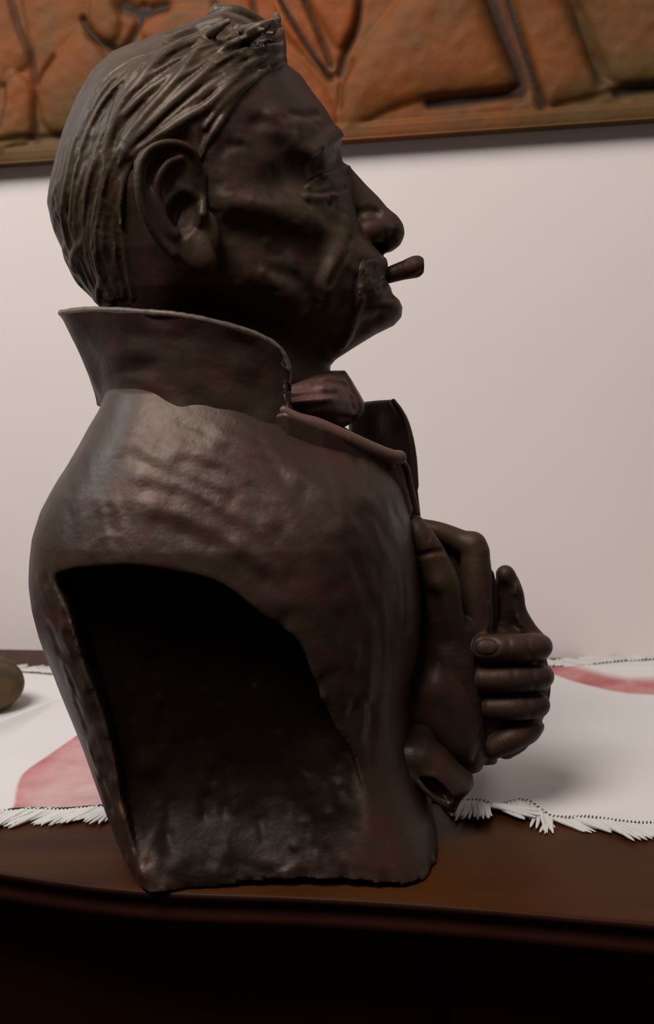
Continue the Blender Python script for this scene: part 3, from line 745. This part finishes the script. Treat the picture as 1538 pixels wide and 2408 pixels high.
# ================================================================== SETTING
wood_dir = None
P0 = UZ(0, 1527); YAW = math.radians(11.0)
wd = np.array([math.cos(YAW), -math.sin(YAW), 0.0])        # along the wall, to the right
wn = np.array([-math.sin(YAW), -math.cos(YAW), 0.0])       # out of the wall
def W3(a, z, off=0.0): return P0 + wd * a + wn * off + np.array([0, 0, z])
def boxmesh(name, c0, c1, mat, parent=None, fr=None, bev=0.0):
    """box in the wall frame: a, out, z"""
    V = [W3(a, z, o) for a in (c0[0], c1[0]) for o in (c0[1], c1[1]) for z in (c0[2], c1[2])]
    Fq = [(0, 1, 3, 2), (4, 6, 7, 5), (0, 4, 5, 1), (2, 3, 7, 6), (0, 2, 6, 4), (1, 5, 7, 3)]
    o = link(name, mesh_np(name, V, Fq, False), parent, mat)
    if bev: m = o.modifiers.new('bevel', 'BEVEL'); m.width = bev * S; m.segments = 4
    return o
# plaster
m_pl, nt, b = mat_new('plaster')
n = nd(nt, 'ShaderNodeTexNoise', Scale=3.0, Detail=5.0); r = ramp(nt, n.outputs['Fac'], [(0.3, (0.66, 0.585, 0.555)), (0.7, (0.72, 0.65, 0.62))])
nt.links.new(r.outputs['Color'], b.inputs['Base Color']); b.inputs['Roughness'].default_value = 0.85
n2 = nd(nt, 'ShaderNodeTexNoise', Scale=60.0, Detail=6.0); bp = nd(nt, 'ShaderNodeBump', Strength=0.15, Distance=0.002); nt.links.new(n2.outputs['Fac'], bp.inputs['Height']); nt.links.new(bp.outputs[0], b.inputs['Normal'])
# table wood
def wood(name, c1, c2, rough, sc=1.0, coat=0.0):
    m, nt, b = mat_new(name); L = nt.links.new
    tc = nd(nt, 'ShaderNodeTexCoord'); mp = nd(nt, 'ShaderNodeMapping'); mp.inputs['Scale'].default_value = (2.2 * sc, 30 * sc, 30 * sc); mp.inputs['Rotation'].default_value = (0, 0, YAW)
    L(tc.outputs['Object'], mp.inputs['Vector'])
    n = nd(nt, 'ShaderNodeTexNoise', Scale=2.0, Detail=6.0, Distortion=0.6); L(mp.outputs[0], n.inputs['Vector'])
    n2 = nd(nt, 'ShaderNodeTexNoise', Scale=5.0, Detail=3.0); L(tc.outputs['Object'], n2.inputs['Vector'])
    c = ramp(nt, n.outputs['Fac'], [(0.35, c1), (0.65, c2)]).outputs['Color']
    c = mixc(nt, ramp(nt, n2.outputs['Fac'], [(0.4, (0, 0, 0)), (0.65, (1, 1, 1))]).outputs['Color'], c, (c2[0] * 1.2, c2[1] * 1.5, c2[2] * 1.1))
    L(c, b.inputs['Base Color']); b.inputs['Roughness'].default_value = rough; b.inputs['Specular IOR Level'].default_value = 0.13; b.inputs['Specular Tint'].default_value = (1.0, 0.7, 0.5, 1)
    bp = nd(nt, 'ShaderNodeBump', Strength=0.12, Distance=0.0008); L(n.outputs['Fac'], bp.inputs['Height']); L(bp.outputs[0], b.inputs['Normal'])
    return m
m_tab = wood('polished_wood', (0.017, 0.0040, 0.0016), (0.038, 0.0100, 0.0030), 0.46)
m_front = wood('dark_wood', (0.008, 0.002, 0.0015), (0.016, 0.0035, 0.0025), 0.5)

def struct(o, nm=None): o['kind'] = 'structure'; return o
struct(boxmesh('wall_back', (-5200, -200, -2900), (7200, 0, 6500), m_pl))
struct(boxmesh('floor', (-5200, 0, -3000), (7200, 9000, -2900), m_front))

# ---- sideboard: top with a moulded, slightly bowed front edge
side = empty('sideboard', tuple(W3(3000, -2900, 1200) * S))
tag(side, 'dark red brown polished wooden sideboard under the bust and the white runner', 'sideboard')
sp_ = np.array(side.location) / S
edge_px = [(-700, 1948), (-300, 2000), (0, 2050), (200, 2080), (400, 2098), (640, 2103), (900, 2116), (1100, 2131), (1538, 2169), (1900, 2205), (2400, 2260)]
E_ = np.array([UZ(a, b) for a, b in edge_px])
ea_ = (E_ - P0) @ wd; eo_ = (E_ - P0) @ wn
NA = 160; aa = np.linspace(-2100, 3600, NA); oo = np.interp(aa, ea_, eo_)
oo = blur2(oo[None, :].repeat(3, 0).astype(np.float32), 2, 2)[1]
prof = [(0, 0), (-6, 0), (0, -0.8), (4, -4), (5, -10), (3, -16), (-4, -22), (-10, -30), (-10, -42), (-4, -52), (-2, -62), (-8, -72), (-18, -80), (-30, -86), (-60, -100)]
rows = []
rows.append([W3(a, 0, 2) for a in aa]); rows.append([W3(a, 0, o * .5) for a, o in zip(aa, oo)])
for (do, dz) in prof[1:]: rows.append([W3(a, dz, o + do) for a, o in zip(aa, oo)])
rows.append([W3(a, -100, 2) for a in aa])
V = np.array(rows); nr_, na_ = V.shape[:2]; idx = np.arange(nr_ * na_).reshape(nr_, na_)
Fq = np.stack([idx[:-1, :-1], idx[:-1, 1:], idx[1:, 1:], idx[1:, :-1]], -1).reshape(-1, 4)[:, ::-1]
caps = [list(idx[:, 0]), list(idx[::-1, -1])]
me = bpy.data.meshes.new('table_top')
me.from_pydata([tuple(v * S) for v in V.reshape(-1, 3) - 0], [], [tuple(int(i) for i in q) for q in Fq] + [tuple(int(i) for i in c) for c in caps]); me.update()
for p in me.polygons: p.use_smooth = True
def child_of(o, root):
    o.parent = root; o.matrix_parent_inverse = Matrix.Translation(-root.location); return o
ttop = child_of(link('table_top', me, None, m_tab), side); me.materials.append(m_front)
for p in me.polygons:
    if p.center[2] < -2 * S: p.material_index = 1
fo = float(np.interp(0, aa, oo)); omin = float(oo.min())
o = boxmesh('cabinet_body', (-1900, 4, -2800), (3400, omin - 60, -100), m_front); child_of(o, side)
for k in range(4):
    a0 = -1840 + k * 1310
    dr = child_of(boxmesh('door', (a0, omin - 60, -2500), (a0 + 1270, omin - 46, -560), m_front, bev=8), side)
    pnl = boxmesh('door_panel', (a0 + 160, omin - 46, -2340), (a0 + 1110, omin - 34, -720), m_front, bev=9); child_of(pnl, dr)
    pnl.matrix_parent_inverse = Matrix.Identity(4); 
    dw = child_of(boxmesh('drawer', (a0, omin - 60, -520), (a0 + 1270, omin - 44, -150), m_front, bev=8), side)
child_of(boxmesh('plinth', (-1900, 20, -2900), (3400, omin - 90, -2800), m_front), side)

# ---- carved wall panel
panel = empty('carved_wall_panel', tuple(W3(2500, 2900, 60) * S))
tag(panel, 'carved copper brown wooden relief panel hanging on the white wall behind the head', 'wall art')
OFF = 55.0
def PW(px, py, off=OFF + 20):
    d = ray(px, py); q = P0 + wn * off; t = ((q - CAM) @ wn) / (d @ wn); return CAM + d * t
def PA(px, py):
    p = PW(px, py) - P0; return np.array([p @ wd, p[2]])
bl = PA(0, 384); br = PA(1538, 277)
hgt = 15.0
a0, a1 = PA(-260, 400)[0], PA(1900, 250)[0]
sl_ = (br[1] - bl[1]) / (br[0] - bl[0])
zb = lambda a: bl[1] + (a - bl[0]) * sl_
ztop = zb(0) + 1750
stp = 6.5
A1 = np.arange(a0, a1, stp); Tt = np.arange(0, 1700, stp)
AA, TT = np.meshgrid(A1, Tt, indexing='ij'); ZZ = zb(AA) + TT
def L2(pts): return [PA(a, b) for a, b in pts]
X_ = AA.astype(np.float32); Z_ = ZZ.astype(np.float32)
H = np.zeros_like(X_); groove_dark = np.zeros_like(X_)
K = 2.2
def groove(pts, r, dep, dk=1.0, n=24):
    global H, groove_dark
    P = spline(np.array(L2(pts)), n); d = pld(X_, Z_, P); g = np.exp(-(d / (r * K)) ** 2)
    H = H - dep * g; groove_dark = np.maximum(groove_dark, dk * np.exp(-(d / (r * K * 1.0)) ** 2))  # darker colour follows each groove line
def mound(poly, R, hgt_, smooth=True):
    global H
    P = np.array(L2(poly)); P = spline(P, 60, True) if smooth else P
    d = -polyd(X_, Z_, P); t = np.clip(d / (R * K), 0, 1); H = H + hgt_ * np.sqrt(1 - (1 - t) ** 2)
mound([(-40, 400), (10, 190), (45, 172), (74, 210), (78, 280), (62, 330), (20, 345)], 30, 30)
mound([(86, 200), (130, 130), (190, 70), (240, 120), (262, 200), (200, 300), (140, 316), (100, 290)], 45, 34)
mound([(-30, 150), (-20, -40), (30, -60), (62, 60), (66, 140), (30, 175), (0, 200)], 28, 20)
mound([(215, -60), (262, -20), (280, 50), (262, 98), (225, 78), (205, 30)], 22, 24)
mound([(330, 80), (356, 20), (420, 10), (500, 20), (560, 60), (500, 130), (400, 140)], 25, 20)
mound([(640, -30), (700, 40), (748, 130), (760, 175), (700, 110), (655, 60)], 18, 24)
mound([(720, -30), (760, 60), (800, 110), (840, 40), (850, -40), (790, -70)], 18, 22)
mound([(808, 300), (802, 200), (835, 130), (900, 40), (980, -40), (1110, -60), (1160, 30), (1205, 140), (1215, 205), (1030, 224), (960, 240), (900, 262)], 60, 38)
mound([(1216, -40), (1320, -60), (1365, 60), (1400, 160), (1440, 205), (1330, 238), (1280, 235), (1240, 120)], 40, 30)
mound([(1340, -60), (1560, -80), (1700, 60), (1700, 190), (1470, 196), (1420, 140), (1380, 40)], 50, 34)
mound([(650, 110), (700, 130), (760, 200), (790, 270), (760, 300), (690, 240)], 30, 16)
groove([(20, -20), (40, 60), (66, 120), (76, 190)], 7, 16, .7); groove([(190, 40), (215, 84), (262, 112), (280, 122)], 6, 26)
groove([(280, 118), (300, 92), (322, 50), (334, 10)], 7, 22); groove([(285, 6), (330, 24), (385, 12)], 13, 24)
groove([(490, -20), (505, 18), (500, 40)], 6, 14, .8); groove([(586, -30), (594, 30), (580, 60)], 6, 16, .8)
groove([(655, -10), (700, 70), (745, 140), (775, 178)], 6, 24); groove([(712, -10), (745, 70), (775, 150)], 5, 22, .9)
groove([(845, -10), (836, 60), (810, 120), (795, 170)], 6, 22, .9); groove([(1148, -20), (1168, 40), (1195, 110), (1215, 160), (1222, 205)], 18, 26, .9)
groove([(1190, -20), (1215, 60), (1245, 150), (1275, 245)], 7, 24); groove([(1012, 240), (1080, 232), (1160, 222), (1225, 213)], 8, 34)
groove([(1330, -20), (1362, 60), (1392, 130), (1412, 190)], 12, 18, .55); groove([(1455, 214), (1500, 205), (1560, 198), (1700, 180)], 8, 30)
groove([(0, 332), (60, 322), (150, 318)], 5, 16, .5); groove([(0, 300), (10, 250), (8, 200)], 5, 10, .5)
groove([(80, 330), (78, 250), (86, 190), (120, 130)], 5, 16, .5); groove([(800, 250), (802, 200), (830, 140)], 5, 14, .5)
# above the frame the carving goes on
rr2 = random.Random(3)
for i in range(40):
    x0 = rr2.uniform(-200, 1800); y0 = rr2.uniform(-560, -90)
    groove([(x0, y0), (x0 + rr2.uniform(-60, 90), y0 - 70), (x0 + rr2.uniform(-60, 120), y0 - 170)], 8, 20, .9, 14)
H += blur2(nr.uniform(-1, 1, H.shape).astype(np.float32), 2, 2) * 14
strip = np.clip((TT - 0) / 10.0, 0, 1) * np.clip((62 - TT) / 10, 0, 1)
H = np.where(TT < 58, 14 + 4 * strip + 0.25 * H, H)
H = blur2(H, 1, 1); H = np.maximum(H, -18)
Vt = P0[None, None] + AA[..., None] * wd + (OFF + H)[..., None] * wn + ZZ[..., None] * np.array([0, 0, 1.0])
nA, nT = AA.shape; idx = np.arange(nA * nT).reshape(nA, nT)
# close the board at the back
back = P0[None, None] + AA[..., None] * wd + (5.0) * wn + ZZ[..., None] * np.array([0, 0, 1.0])
Fq = np.stack([idx[:-1, :-1], idx[:-1, 1:], idx[1:, 1:], idx[1:, :-1]], -1).reshape(-1, 4)[:, ::-1]
ring = np.concatenate([idx[:, 0], idx[-1, 1:], idx[-2::-1, -1], idx[0, -2:0:-1]])
bk = back.reshape(-1, 3)[ring]; n0 = nA * nT; nb = len(ring); j = np.arange(nb); jn = (j + 1) % nb
side_f = np.stack([ring, ring[jn], n0 + jn, n0 + j], 1)
me = mesh_np('relief', np.vstack([Vt.reshape(-1, 3), bk]), np.vstack([Fq, side_f]))
ca = me.color_attributes.new('groove_tone', 'FLOAT_COLOR', 'POINT')
dv = np.concatenate([groove_dark.reshape(-1) * (TT.reshape(-1) > 55), np.zeros(nb)]); cc = np.stack([dv, dv, dv, np.ones_like(dv)], 1).astype(np.float32); ca.data.foreach_set('color', cc.ravel())
m_pan, nt, b = mat_new('carved_wood'); L = nt.links.new
at = nd(nt, 'ShaderNodeAttribute', attribute_name='groove_tone'); tc = nd(nt, 'ShaderNodeTexCoord')
n1 = nd(nt, 'ShaderNodeTexNoise', Scale=6.0, Detail=4.0); n2 = nd(nt, 'ShaderNodeTexNoise', Scale=14.0, Detail=5.0)
for n in (n1, n2): L(tc.outputs['Object'], n.inputs['Vector'])
c = ramp(nt, n1.outputs['Fac'], [(0.36, (0.21, 0.050, 0.008)), (0.5, (0.145, 0.046, 0.009)), (0.62, (0.085, 0.040, 0.011))]).outputs['Color']
c = mixc(nt, ramp(nt, n2.outputs['Fac'], [(0.5, (0, 0, 0)), (0.75, (1, 1, 1))]).outputs['Color'], c, (0.10, 0.055, 0.018))
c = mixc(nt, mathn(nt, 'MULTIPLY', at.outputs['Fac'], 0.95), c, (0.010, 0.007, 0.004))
L(c, b.inputs['Base Color']); b.inputs['Roughness'].default_value = 0.6; b.inputs['Specular IOR Level'].default_value = 0.15
n3 = nd(nt, 'ShaderNodeTexNoise', Scale=90.0, Detail=4.0); L(tc.outputs['Object'], n3.inputs['Vector'])
bp = nd(nt, 'ShaderNodeBump', Strength=0.4, Distance=0.002); L(n3.outputs['Fac'], bp.inputs['Height']); L(bp.outputs[0], b.inputs['Normal'])
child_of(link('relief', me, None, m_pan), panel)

# ---- the runner
cl = empty('table_runner', tuple(UZ(700, 1700) * S))
tag(cl, 'white cloth runner with painted red shapes and knotted fringe, lying rumpled on the sideboard', 'cloth')
front_px = [(-1100, 2010), (-520, 1962), (-250, 1940), (0, 1921), (105, 1914), (190, 1911), (265, 1909), (400, 1896), (600, 1872), (800, 1868), (960, 1880), (1084, 1893), (1115, 1906), (1154, 1913), (1182, 1908), (1217, 1897), (1245, 1900), (1297, 1930), (1336, 1935), (1385, 1937), (1437, 1944), (1538, 1948), (1700, 1965), (2000, 2000)]
back_px = [(-1100, 1530), (-520, 1560), (-250, 1570), (0, 1582), (60, 1583), (150, 1590), (400, 1588), (700, 1585), (1000, 1578), (1200, 1572), (1290, 1569), (1340, 1573), (1410, 1563), (1470, 1557), (1538, 1553), (1700, 1553), (2000, 1556)]
Ff_ = np.array([UZ(a, b) for a, b in front_px]); Bb = np.array([UZ(a, b) for a, b in back_px])
NS, NT = 680, 150
sx = np.linspace(-1100, 2000, NS)
def along(px, P): return np.stack([np.interp(sx, px, P[:, k]) for k in range(3)], 1)
Fr = along([p[0] for p in front_px], Ff_); 
# resample back edge against x so that the threads run straight
ab = (Bb - P0) @ wd; af = (Fr - P0) @ wd; bo = (Bb - P0) @ wn
Bk = P0 + af[:, None] * wd + np.interp(af, ab, bo)[:, None] * wn
t = np.linspace(0, 1, NT)[None, :, None]
CV = Fr[:, None, :] * (1 - t) + Bk[:, None, :] * t
cpx, cpy = proj(CV)
tt = t[..., 0] + 0 * cpx
z = np.full_like(cpx, 2.2)
g = lambda v, c, w_: np.exp(-((v - c) / w_) ** 2)
ax_ = (CV - P0) @ wd; ox_ = (CV - P0) @ wn
fb = [UZ(a, b) - P0 for a, b in [(-300, 1810), (0, 1722), (150, 1656), (260, 1622), (500, 1600), (1000, 1590), (1300, 1584), (1420, 1592), (1538, 1600), (1900, 1610)]]
fold_o = np.interp(ax_, [q @ wd for q in fb], [q @ wn for q in fb])
hh = np.interp(ax_, [(UZ(p, 1600) - P0) @ wd for p in (-300, 0, 150, 260, 400, 1100, 1300, 1420, 1538, 1900)], [46, 44, 40, 26, 12, 12, 20, 42, 52, 50])
dfo = ox_ - fold_o
z += hh * np.where(dfo > 0, np.exp(-(np.abs(dfo) / 190.0) ** 1.6), np.exp(-(dfo / 30.0) ** 2))
z += 48 * g(cpx, 1135, 34) * g(cpy, 1850, 60) + 16 * g(cpx, 1380, 90) * g(cpy, 1790, 26) + 10 * g(cpx, 1262, 30) * g(cpy, 1850, 50) - 3 * g(cpx, 1240, 60) * g(cpy, 1840, 60)
z += 9 * g(cpx, 100, 150) * g(cpy, 1800, 30) + 7 * g(cpx, 1440, 150) * g(cpy, 1850, 40)
z += 5 * g(tt, 0, .03) * (0.5 + 0.5 * np.sin(sx / 31.0))[:, None] + blur2(nr.uniform(-1, 1, z.shape).astype(np.float32), 6, 3) * 22
z = np.maximum(z, 1.6)
under = np.clip((CV[..., 0] + 520) / 90, 0, 1) * np.clip((330 - CV[..., 0]) / 60, 0, 1) * np.clip((430 - CV[..., 1]) / 60, 0, 1)
z = z * (1 - under) + 1.6 * under
q_ = UZ(-62, 1668); under = np.clip((215 - np.hypot(CV[..., 0] - q_[0], CV[..., 1] - q_[1])) / 50, 0, 1)
z = z * (1 - under) + 1.6 * under
CV[..., 2] = z
idx = np.arange(NS * NT).reshape(NS, NT)
Fq = np.stack([idx[:-1, :-1], idx[1:, :-1], idx[1:, 1:], idx[:-1, 1:]], -1).reshape(-1, 4)
me = mesh_np('cloth', CV.reshape(-1, 3), Fq)
# printed pattern (flat print, in the cloth's own coordinates)
cpx, cpy = proj(CV); cpx = cpx.astype(np.float32); cpy = cpy.astype(np.float32)
red = np.zeros(cpx.shape); fade = np.ones(cpx.shape)
leaf = [(36, 1960), (35, 1890), (44, 1840), (64, 1812), (110, 1780), (160, 1745), (192, 1722), (260, 1668), (330, 1640), (500, 1700), (480, 1860), (420, 1960)]
d = polyd(cpx, cpy, spline(leaf, 60, True)); red = np.maximum(red, np.clip(0.5 - d / 4, 0, 1) * (0.62 + 0.38 * np.exp(np.minimum(d, 0) / 40)) * np.clip(1.25 - (cpx - 60) / 420 + .15, .35, 1))
# the red band along the right fold
bl_ = np.interp(cpx, [1230, 1300, 1350, 1430, 1480, 1538, 1700], [1560, 1586, 1604, 1624, 1632, 1635, 1620])
bt_ = np.interp(cpx, [1230, 1300, 1350, 1430, 1480, 1538, 1700], [1520, 1556, 1572, 1596, 1604, 1602, 1590])
band = np.clip((bl_ - cpy) / 3 + .5, 0, 1) * (cpy > bt_ - 14) * (cpx > 1180) * (cpx < 1800) * np.clip((cpy - (bt_ - 14)) / 16, 0, 1)
band = np.maximum(band, (cpx > 1180) * (cpx < 1345) * (cpy < bl_) * (cpy > 1500) * 0.5 * np.clip((1345 - cpx) / 40, 0, 1))
red = np.maximum(red, band)
spots = g(cpx, 1300, 5) * g(cpy, 1858, 7) + g(cpx, 190, 8) * g(cpy, 1712, 5)
ca = me.color_attributes.new('print', 'FLOAT_COLOR', 'POINT')
arr = np.stack([red.ravel(), (spots * .25).ravel(), 0 * red.ravel(), np.ones(red.size)], 1).astype(np.float32); ca.data.foreach_set('color', arr.ravel())
m_cl, nt, b = mat_new('cotton_cloth'); L = nt.links.new
at = nd(nt, 'ShaderNodeAttribute', attribute_name='print'); sepc = nd(nt, 'ShaderNodeSeparateColor'); L(at.outputs['Color'], sepc.inputs[0])
tc = nd(nt, 'ShaderNodeTexCoord'); n1 = nd(nt, 'ShaderNodeTexNoise', Scale=30.0, Detail=5.0); L(tc.outputs['Object'], n1.inputs['Vector'])
rc = ramp(nt, n1.outputs['Fac'], [(0.35, (0.34, 0.085, 0.09)), (0.6, (0.44, 0.19, 0.18)), (0.75, (0.36, 0.15, 0.10))]).outputs['Color']
c = mixc(nt, sepc.outputs[0], (0.56, 0.53, 0.515), rc); c = mixc(nt, sepc.outputs[1], c, (0.25, 0.15, 0.25)); L(c, b.inputs['Base Color']); b.inputs['Roughness'].default_value = 0.9
wv = nd(nt, 'ShaderNodeTexNoise', Scale=900.0, Detail=2.0); L(tc.outputs['Object'], wv.inputs['Vector']); bp = nd(nt, 'ShaderNodeBump', Strength=0.25, Distance=0.0006); L(wv.outputs['Fac'], bp.inputs['Height']); L(bp.outputs[0], b.inputs['Normal'])
ob = link('cloth', me, None, m_cl); child_of(ob, cl)
sm = ob.modifiers.new('thickness', 'SOLIDIFY'); sm.thickness = 1.6 * S; sm.offset = 1
# fringe: each tassel a part, sharing a few meshes
m_fr, nt, b = mat_new('fringe_yarn'); b.inputs['Base Color'].default_value = (0.52, 0.50, 0.47, 1); b.inputs['Roughness'].default_value = 0.9
m_st, nt, b = mat_new('dark_thread'); b.inputs['Base Color'].default_value = (0.03, 0.03, 0.035, 1); b.inputs['Roughness'].default_value = 0.8
def ribtube(P, R, ns=6):
    P = np.asarray(P, float); n = len(P); V = []; 
    for i in range(n):
        tdir = P[min(i + 1, n - 1)] - P[max(i - 1, 0)]; tdir /= np.linalg.norm(tdir) + 1e-9
        u = np.cross(tdir, [0, 0, 1.0]); 
        if np.linalg.norm(u) < 1e-3: u = np.array([1.0, 0, 0])
        u /= np.linalg.norm(u); v = np.cross(tdir, u)
        for k in range(ns): a = 6.28318 * k / ns; V.append(P[i] + R[i] * (math.cos(a) * u + math.sin(a) * v))
    Fq = [(i * ns + k, i * ns + (k + 1) % ns, (i + 1) * ns + (k + 1) % ns, (i + 1) * ns + k) for i in range(n - 1) for k in range(ns)]
    return np.array(V), np.array(Fq)
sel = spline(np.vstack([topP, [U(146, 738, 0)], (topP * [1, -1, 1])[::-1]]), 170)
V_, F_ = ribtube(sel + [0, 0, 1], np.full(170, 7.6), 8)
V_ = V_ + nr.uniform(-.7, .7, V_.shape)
o = link('collar_rim_highlight', mesh_np('collar_rim_highlight', V_, F_), bust, BR_RIM); o['label'] = 'collar rim with its highlight painted lighter'  # added tube, paints the highlight along the collar top
tas = []
for v in range(7):
    Vs, Fs2, off = [], [], 0; r3 = random.Random(v + 20)
    for s_ in range(3):
        a = (s_ - 1) * 3.6; bend = r3.uniform(-7, 7)
        P = [(a * .2, 4, 5), (a, -8, 7), (a * 1.3 + bend * .2, -20, 5.5), (a * 1.6 + bend * .6, -34, 4.2), (a * 2.2 + bend + r3.uniform(-3, 3), -46 - r3.uniform(-5, 7), 3.2)]
        P = np.array(P, float) * [1.5, 2.1, 1.1]; V_, F_ = ribtube(spline(P, 9), [6.0, 6.4, 6.0, 6.2, 5.6, 5.4, 5.0, 4.2, 1.6], 5); Vs.append(V_); Fs2.append(F_ + off); off += len(V_)
    tas.append(mesh_np('tassel', np.vstack(Vs), np.vstack(Fs2))); tas[-1].materials.append(m_fr)
inv = Matrix.Translation(-cl.location)
def tassels(Pe, lean, sc_=1.0, outd=-1.0, gap=()):
    s_acc = 0.0; step = 13.0 * sc_
    for i in range(len(Pe) - 1):
        a = Pe[i]; b = Pe[i + 1]; ln = np.linalg.norm((b - a)[:2])
        while s_acc < ln:
            p = a + (b - a) * (s_acc / max(ln, 1e-6)); s_acc += step * rnd.uniform(.85, 1.15)
            q0, q1 = proj(p)
            if q0 < -40 or q0 > 1580 or 330 < q0 < 1040: continue
            if any(g0 < q0 < g1 for g0, g1 in gap): continue
            e = b - a; ang = math.atan2(e[1], e[0]) + (math.pi if outd > 0 else 0) + (lean(q0) if callable(lean) else lean) + rnd.uniform(-.22, .22)
            o = bpy.data.objects.new('tassel', tas[rnd.randrange(7)]); COL.objects.link(o); o.parent = cl
            ps = p * S
            k_ = sc_ * rnd.uniform(.72, 1.12)
            o.matrix_parent_inverse = inv; o.location = (ps[0], ps[1], max(ps[2] - 2 * S, 0.2 * S)); o.rotation_euler = (0, 0, ang); o.scale = (k_, k_, k_)
        s_acc -= ln
fe = CV[:, 0].copy(); be = CV[:, -1].copy()
tassels(fe, lambda q: -0.75 if q < 300 else (0.55 if q < 1190 else (0.25 if q < 1250 else 0.95)), 1.0, gap=[(97, 108)])
tassels(be, 0.3, 1.15, outd=1.0)
# blanket stitch in dark thread along the front hem
Vs, Fs2, off = [], [], 0; acc = 0
for i in range(len(fe) - 1):
    q0 = proj(fe[i])[0]
    if q0 < -40 or q0 > 1590: continue
    a, b_ = fe[i] + [0, 0, 4.5], fe[i + 1] + [0, 0, 4.5]; inw = np.array([CV[i, 3, 0] - fe[i, 0], CV[i, 3, 1] - fe[i, 1], 0]); inw /= np.linalg.norm(inw)
    segs = []
    if i % 2 == 0: segs += [[a - inw * 6 + [0, 0, 8], a + inw * 4 + [0, 0, 4], a + inw * 22 + (b_ - a) * .9]]
    segs += [[a + inw * 5, b_ + inw * 5]]
    for P in segs:
        V_, F_ = ribtube(P, [1.5] * len(P), 4); Vs.append(V_); Fs2.append(F_ + off); off += len(V_)
o = link('hem_stitching', mesh_np('hem_stitching', np.vstack(Vs), np.vstack(Fs2)), None, m_st); child_of(o, cl); o['kind'] = 'stuff'

# ---- rough rounded stone at the left edge
st = Vol([-150, -150, -6], [150, 150, 180], 4.0)
st.ell((0, 0, 72), (120, 105, 84), ('Z', 0.3), k=0); st.ell((30, -10, 60), (92, 90, 62), None, k=30)
for i in range(120):
    v = nr.normal(size=3); v /= np.linalg.norm(v); v[2] = abs(v[2]); p = v * [118, 104, 84] + [0, 0, 60]
    st.brush([p], rnd.uniform(7, 20), rnd.uniform(-6, 5))
sl, x, y, z_ = st.box([-9e3] * 3, [9e3] * 3); st.f = np.maximum(st.f, (3.0 - z_) + 0 * st.f)
m_so, nt, b = mat_new('mossy_stone'); L = nt.links.new
tc = nd(nt, 'ShaderNodeTexCoord'); n1 = nd(nt, 'ShaderNodeTexNoise', Scale=45.0, Detail=6.0); L(tc.outputs['Object'], n1.inputs['Vector'])
L(ramp(nt, n1.outputs['Fac'], [(0.35, (0.035, 0.018, 0.006)), (0.5, (0.085, 0.048, 0.016)), (0.7, (0.14, 0.088, 0.03))]).outputs['Color'], b.inputs['Base Color']); b.inputs['Roughness'].default_value = 0.85
bp = nd(nt, 'ShaderNodeBump', Strength=0.6, Distance=0.003); L(n1.outputs['Fac'], bp.inputs['Height']); L(bp.outputs[0], b.inputs['Normal'])
V_, F_ = st.mesh(); o = link('stone', mesh_np('stone', V_, F_), None, m_so)
pp_ = UZ(-62, 1668); o.location = (pp_[0] * S, pp_[1] * S, 0.6 * S); o.scale = (1.38, 1.38, 1.25)
tag(o, 'rough olive brown rounded stone at the left edge of the frame on the white runner', 'stone')
print('total %.1fs' % (time.time() - T0))
